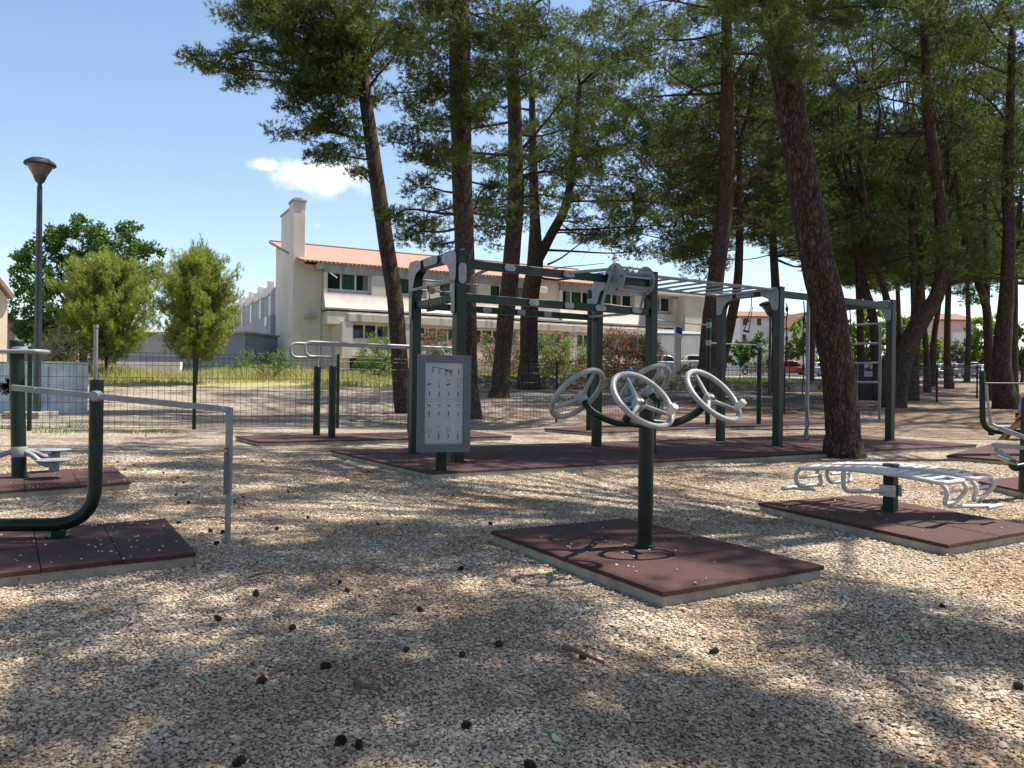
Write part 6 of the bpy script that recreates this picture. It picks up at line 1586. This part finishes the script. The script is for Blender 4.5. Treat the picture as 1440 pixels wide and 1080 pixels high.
shrub('oleander_bush', 'dark green oleander with a few pink blooms behind the street lamp', 92, 540, [(92, 480, 34, 26, 0), (70, 500, 22, 24, 0), (110, 500, 26, 26, 0), (95, 520, 34, 16, 0)], 44, 'oleander_leaves', ('pink_flowers', .012), group=og)
shrub('oleander_bush', 'pink oleander seen through the near arch of the rig', 615, 530, [(615, 480, 24, 20, 0), (600, 495, 20, 18, 0), (632, 492, 20, 20, 0), (615, 510, 26, 14, 0)], 50, 'oleander_leaves', ('pink_flowers', .09), group=og)
shrub('oleander_bush', 'pink oleander squeezed between two dark pine trunks', 690, 530, [(690, 486, 18, 20, 0), (700, 505, 22, 20, 0), (735, 490, 18, 20, 0), (725, 512, 26, 16, 0)], 47, 'oleander_leaves', ('pink_flowers', .08), group=og)
shrub('oleander_bush', 'large green oleander with scattered pink blooms left of the middle posts', 785, 535, [(780, 485, 34, 24, 0), (765, 505, 26, 24, 0), (805, 500, 30, 26, 0), (785, 522, 40, 14, 0), (755, 480, 16, 14, 0), (825, 508, 14, 22, 0)], 45, 'weed_leaves', ('pink_flowers', .03), group=og)
shrub('oleander_bush', 'densely pink flowering oleander right of the middle posts', 880, 535, [(862, 488, 30, 22, 0), (895, 485, 34, 20, 0), (880, 508, 44, 20, 0), (915, 502, 20, 20, 0), (880, 522, 40, 12, 0)], 45, 'oleander_leaves', ('pink_flowers', .13), group=og)
shrub('oleander_bush', 'white flowering bush with grey leaves beside the scooter', 1080, 532, [(1078, 505, 18, 20, 0), (1090, 500, 14, 22, 0), (1070, 515, 20, 14, 0)], 66, 'grey_leaves', ('white_flowers', .12), group=og)
shrub('juniper_bush', 'pointed bright green conifer shrub in front of the school', 530, 530, [(530, 478, 13, 24, 0), (525, 500, 26, 18, 0), (545, 498, 22, 16, 0), (515, 512, 22, 12, 0), (540, 516, 34, 10, 0), (550, 485, 10, 14, 0)], 50, 'bright_leaves', per=1.6)
shrub('weed_bush', 'loose light green weeds growing below the school chimney', 375, 530, [(350, 500, 22, 8, 0), (375, 508, 30, 14, 0), (395, 500, 18, 14, 0), (410, 512, 20, 10, 0), (340, 512, 16, 8, 0)], 48, 'weed_leaves', per=.7, L=.2, w=.06)
shrub('sapling', 'bright yellow green sapling behind the left young pine', 165, 530, [(165, 478, 22, 16, 0), (150, 490, 16, 16, 0), (185, 482, 14, 10, 0)], 56, 'bright_leaves', per=.7, L=.2, w=.1)
shrub('rust_bush', 'orange leaved bush top behind the pointed young pine', 318, 520, [(316, 434, 16, 10, 0), (320, 450, 16, 14, 0)], 66, 'dry_needles', per=.7, L=.2, w=.1)
shrub('low_bush', 'low bright green bush left of the curved trunk', 975, 540, [(975, 519, 22, 8, 0), (950, 524, 18, 6, 0), (990, 522, 14, 8, 0)], 60, 'bright_leaves', per=.9, L=.15, w=.07)
rg_ = 'bright green broadleaf trees along the road'
for i, (lab, px, lst, Y, leaf) in enumerate((
    ('bright green tree below the white house, left of the rig post', 1055, [(1052, 492, 26, 16, 0), (1035, 500, 20, 14, 0), (1066, 482, 14, 14, 0)], 95, 'broad_leaves'),
    ('bright green tree right of the red car behind the climbing pole', 1140, [(1130, 470, 20, 22, 0), (1145, 455, 16, 26, 0), (1150, 485, 26, 22, 0), (1118, 492, 18, 14, 0), (1105, 497, 12, 12, 0)], 98, 'bright_leaves'),
    ('bright yellow green tree behind the wall ladder', 1222, [(1215, 480, 26, 24, 0), (1232, 460, 20, 20, 0), (1200, 500, 20, 16, 0), (1240, 495, 20, 20, 0), (1190, 465, 14, 18, 0), (1218, 437, 18, 12, 0)], 100, 'bright_leaves'),
    ('bright green tree between end post and curved pine', 1270, [(1265, 480, 20, 26, 0), (1262, 455, 18, 14, 0), (1285, 495, 20, 20, 0), (1255, 505, 18, 14, 0)], 98, 'bright_leaves'),
    ('yellow green tree left of the straight reddish pine', 1310, [(1308, 485, 16, 16, 0), (1320, 495, 14, 20, 0), (1300, 500, 14, 16, 0)], 95, 'bright_leaves'),
    ('grey green round tree under the pink house', 1348, [(1348, 488, 16, 14, 0), (1345, 500, 18, 12, 0)], 92, 'grey_leaves'),
    ('bright green tree right of the pink house', 1378, [(1375, 462, 18, 20, 0), (1380, 485, 22, 22, 0), (1400, 455, 14, 16, 0), (1370, 500, 22, 14, 0), (1402, 480, 14, 26, 0)], 94, 'bright_leaves'),
    ('dark green bush tree at the far right edge', 1436, [(1436, 490, 12, 20, 0), (1440, 505, 14, 16, 0), (1436, 465, 10, 10, 0)], 60, 'broad_leaves'))):
    b = W(px, 535, Y); b.z = terr(0, Y); leafy('broadleaf_tree', lab, b, .14, blobs_px(lst, Y), leaf, .36, .22, .6, group=rg_)

# ================================================================ SMALL THINGS ON THE GROUND
cone_px = [(251, 733), (250, 671), (258, 678), (176, 660), (189, 653) , (342, 698), (305, 762), (360, 833), (478, 817), (488, 828), (307, 868), (650, 918), (655, 1017), (338, 1067), (480, 1038), (505, 1043), (571, 911), (532, 736), (648, 798), (367, 955), (702, 904), (457, 934), (745, 1073),
           (636, 697), (1005, 913), (1325, 850), (1432, 962), (405, 690), (433, 726), (389, 742), (265, 706), (230, 664), (247, 695), (330, 705), (820, 920), (590, 855), (412, 880), (296, 745), (313, 747), (690, 735), (205, 612), (228, 604)]
cm = MB(); cm.lathe((0, 0, 0), (0, 0, 1), [(.006, -.030), (.015, -.024), (.018, -.008), (.014, .012), (.004, .028)], 10)
for k in range(74):       # woody scales in a spiral round the core
    u = (k + .5) / 74; a_ = k * 2.39996; z_ = -.030 + .060 * u; r_ = .0235 * math.sin(math.pi * (.12 + .84 * u)) ** .75 + .002
    o_ = Vector((math.cos(a_), math.sin(a_), 0)); t_ = Vector((-math.sin(a_), math.cos(a_), 0)); c_ = Vector((0, 0, z_))
    up_ = Vector((0, 0, .5 + u)); w_ = .0058 * (1.15 - .5 * u)
    i_ = c_ + o_ * .008; e_ = c_ + o_ * (r_ + R.uniform(0, .004)) + up_ * .009
    cm.v += [i_ - t_ * w_ * .5, i_ + t_ * w_ * .5, e_ + t_ * w_, e_ - t_ * w_, i_ + Z3 * -.003, e_ + Z3 * -.0045]
    q_ = len(cm.v) - 6; cm.f += [(q_, q_ + 1, q_ + 2, q_ + 3), (q_ + 3, q_ + 2, q_ + 5), (q_, q_ + 3, q_ + 5, q_ + 4), (q_ + 1, q_ + 4, q_ + 5, q_ + 2)]
c0 = cm.build('pine_cone', 'cone_brown', smooth=0)
first = True
for (px, py) in cone_px:
    g = GP(px, py, .02)
    o = c0 if first else c0.copy()
    if not first: COL.objects.link(o)
    first = False
    o.location = (g.x, g.y, .014); o.rotation_euler = (R.uniform(.6, 2.4), R.uniform(-.5, .5), R.uniform(0, 6.28)); s = R.uniform(.40, .60); o.scale = (s, s, s)
    tag(o, 'dark open pine cone lying on the pale gravel', 'pine cone', 'fallen pine cones')
tw = [((378, 950), (405, 943), .008, 'short pale twig beside a pine cone in the left foreground'), ((793, 910), (850, 932), .011, 'thick brown stick on the gravel in the middle foreground'), ((1248, 955), (1283, 973), .006, 'thin reddish twig on sunlit gravel at right'),
      ((500, 960), (535, 972), .010, 'curled grey bark piece in the left middle foreground'), ((515, 803), (536, 799), .007, 'short stick on shaded gravel at centre left'), ((18, 815), (26, 826), .006, 'pale broken twig below the left machine mat'), ((350, 812), (400, 806), .007, 'long dark twig on the gravel left of centre')]
for (a, b, r, lab) in tw:
    A, B_ = GP(*a, .02), GP(*b, .02); m = MB(); mid_ = A.lerp(B_, .5) + Vector((R.uniform(-.02, .02), R.uniform(-.02, .02), .012))
    m.tube(spline([A, A.lerp(mid_, .6) + Z3 * .004, mid_, B_], 4), [r * 1.1, r, r * .8, r * .5], 7)
    tag(m.build('fallen_twig', 'twig', loc=(A.x, A.y, 0)), lab, 'twig', 'fallen twigs')
# brown needle litter drifts
n = 9000; x = NR.uniform(-6, 9, n); y = NR.uniform(2.2, 12, n)
msk = (np.sin(x * 1.7 + 1) + np.sin(y * 2.1 + x) + np.sin(x * .6 - y * .8)) > .35; x, y = x[msk], y[msk]; n = len(x)
a = NR.uniform(0, 6.28, n); d = np.stack([np.cos(a), np.sin(a), NR.normal(size=n) * .12], 1); P_ = np.stack([x, y, NR.uniform(.008, .026, n)], 1)
sd = np.stack([-np.sin(a), np.cos(a), 0 * a], 1) * .0012; ln_ = NR.uniform(.03, .075, (n, 1))
v = np.stack([P_ - sd, P_ + sd, P_ + d * ln_ + sd * .5, P_ + d * ln_ - sd * .5], 1).reshape(-1, 3)
tag(np_mesh('fallen_needles', v, np.arange(4 * n).reshape(-1, 4), 'dry_needles'), 'dry brown pine needles strewn over the gravel', 'needles', kind='stuff')

# ================================================================ SEATED PERSON at the right edge
def person():
    Y = YR - .05
    J = {'pel': W(1449, 588, Y), 'chest': W(1457, 562, Y), 'neck': W(1466, 547, Y), 'head': W(1471, 533, Y),
         'hl': W(1449, 591, Y - .12), 'kl': W(1435, 598, Y - .16), 'al': W(1410, 624, Y - .14), 'tl': W(1402, 626, Y - .14),
         'hr': W(1450, 591, Y + .12), 'kr': W(1438, 596, Y + .14), 'ar': W(1420, 622, Y + .14), 'tr': W(1410, 624, Y + .14),
         'sl': W(1461, 551, Y - .20), 'el': W(1456, 574, Y - .26), 'wl': W(1442, 585, Y - .2), 'hal': W(1439, 588, Y - .19),
         'sr': W(1461, 551, Y + .20), 'er': W(1456, 574, Y + .26), 'wr': W(1442, 585, Y + .2), 'har': W(1439, 588, Y + .19)}
    for k in J: J[k] = J[k] + Vector((-.13, 0, 0))
    names = list(J); idx = {k: i for i, k in enumerate(names)}
    E = [('pel', 'chest'), ('chest', 'neck'), ('neck', 'head'), ('pel', 'hl'), ('hl', 'kl'), ('kl', 'al'), ('al', 'tl'), ('pel', 'hr'), ('hr', 'kr'), ('kr', 'ar'), ('ar', 'tr'),
         ('chest', 'sl'), ('sl', 'el'), ('el', 'wl'), ('wl', 'hal'), ('chest', 'sr'), ('sr', 'er'), ('er', 'wr'), ('wr', 'har')]
    rad = dict(pel=.14, chest=.15, neck=.055, head=.10, hl=.085, kl=.058, al=.04, tl=.03, hr=.085, kr=.058, ar=.04, tr=.03, sl=.055, el=.04, wl=.028, hal=.032, sr=.055, er=.04, wr=.028, har=.032)
    base = Vector((J['pel'].x, J['pel'].y, ZM)); t = thing('person', 'person in lilac top and black shorts sitting on the right edge machine, mostly cut off', 'person', base)
    def skin(nm, keys, edges, mat, grow=0.0, lv=2):
        me = bpy.data.meshes.new(nm); ks = list(keys); me.from_pydata([tuple(J[k] - base) for k in ks], [(ks.index(a), ks.index(b)) for a, b in edges], [])
        o = bpy.data.objects.new(nm, me); COL.objects.link(o); o.parent = t; me.materials.append(MATS[mat]); OFF[o] = base
        sk = o.modifiers.new('skin', 'SKIN'); sk.use_smooth_shade = True
        if not me.skin_vertices: me.skin_vertices.new() if hasattr(me.skin_vertices, 'new') else None
        lay = me.skin_vertices[0].data
        for k, s in zip(ks, lay): s.radius = (rad[k] + grow,) * 2; s.use_root = (k == ks[0])
        sb_ = o.modifiers.new('sub', 'SUBSURF'); sb_.levels = lv; sb_.render_levels = lv
        return o
    skin('body', names, E, 'skin')
    skin('shirt', ['pel', 'chest', 'neck', 'sl', 'sr'], [('pel', 'chest'), ('chest', 'neck'), ('chest', 'sl'), ('chest', 'sr')], 'lilac_cloth', .022)
    J['ml'] = J['hl'].lerp(J['kl'], .6); J['mr'] = J['hr'].lerp(J['kr'], .6); rad['ml'] = .072; rad['mr'] = .072
    skin('shorts', ['pel', 'hl', 'ml', 'hr', 'mr'], [('pel', 'hl'), ('hl', 'ml'), ('pel', 'hr'), ('hr', 'mr')], 'black_cloth', .02)
    m = MB(); m.lathe(J['head'] + Vector((.03, 0, -.02)), (.3, 0, 1), [(.08, -.05), (.118, .02), (.11, .08), (.06, .13), (.01, .14)], 14); m.build('hair', 'hair', t)
    for k in ('tl', 'tr'): m = MB(); c = J[k]; m.box(c + Vector((-.02, 0, -.0)), (.25, .09, .07)); m.build('shoe', 'black_rubber', t, bevel=.025)
    for s, k in ((-1, 'hal'), (1, 'har')):
        for f in range(5):
            m = MB(); o_ = J[k] + Vector((0, (f - 2) * .016, 0)); ln = (.05, .07, .075, .07, .055)[f]
            m.tube([o_, o_ + Vector((-ln * .6, 0, -.01)), o_ + Vector((-ln, 0, -.03))], [.009, .0085, .006], 6); m.build('finger', 'skin', t)
person()

print('needle tris', TREE_STATS[0], 'objects', len(bpy.data.objects))
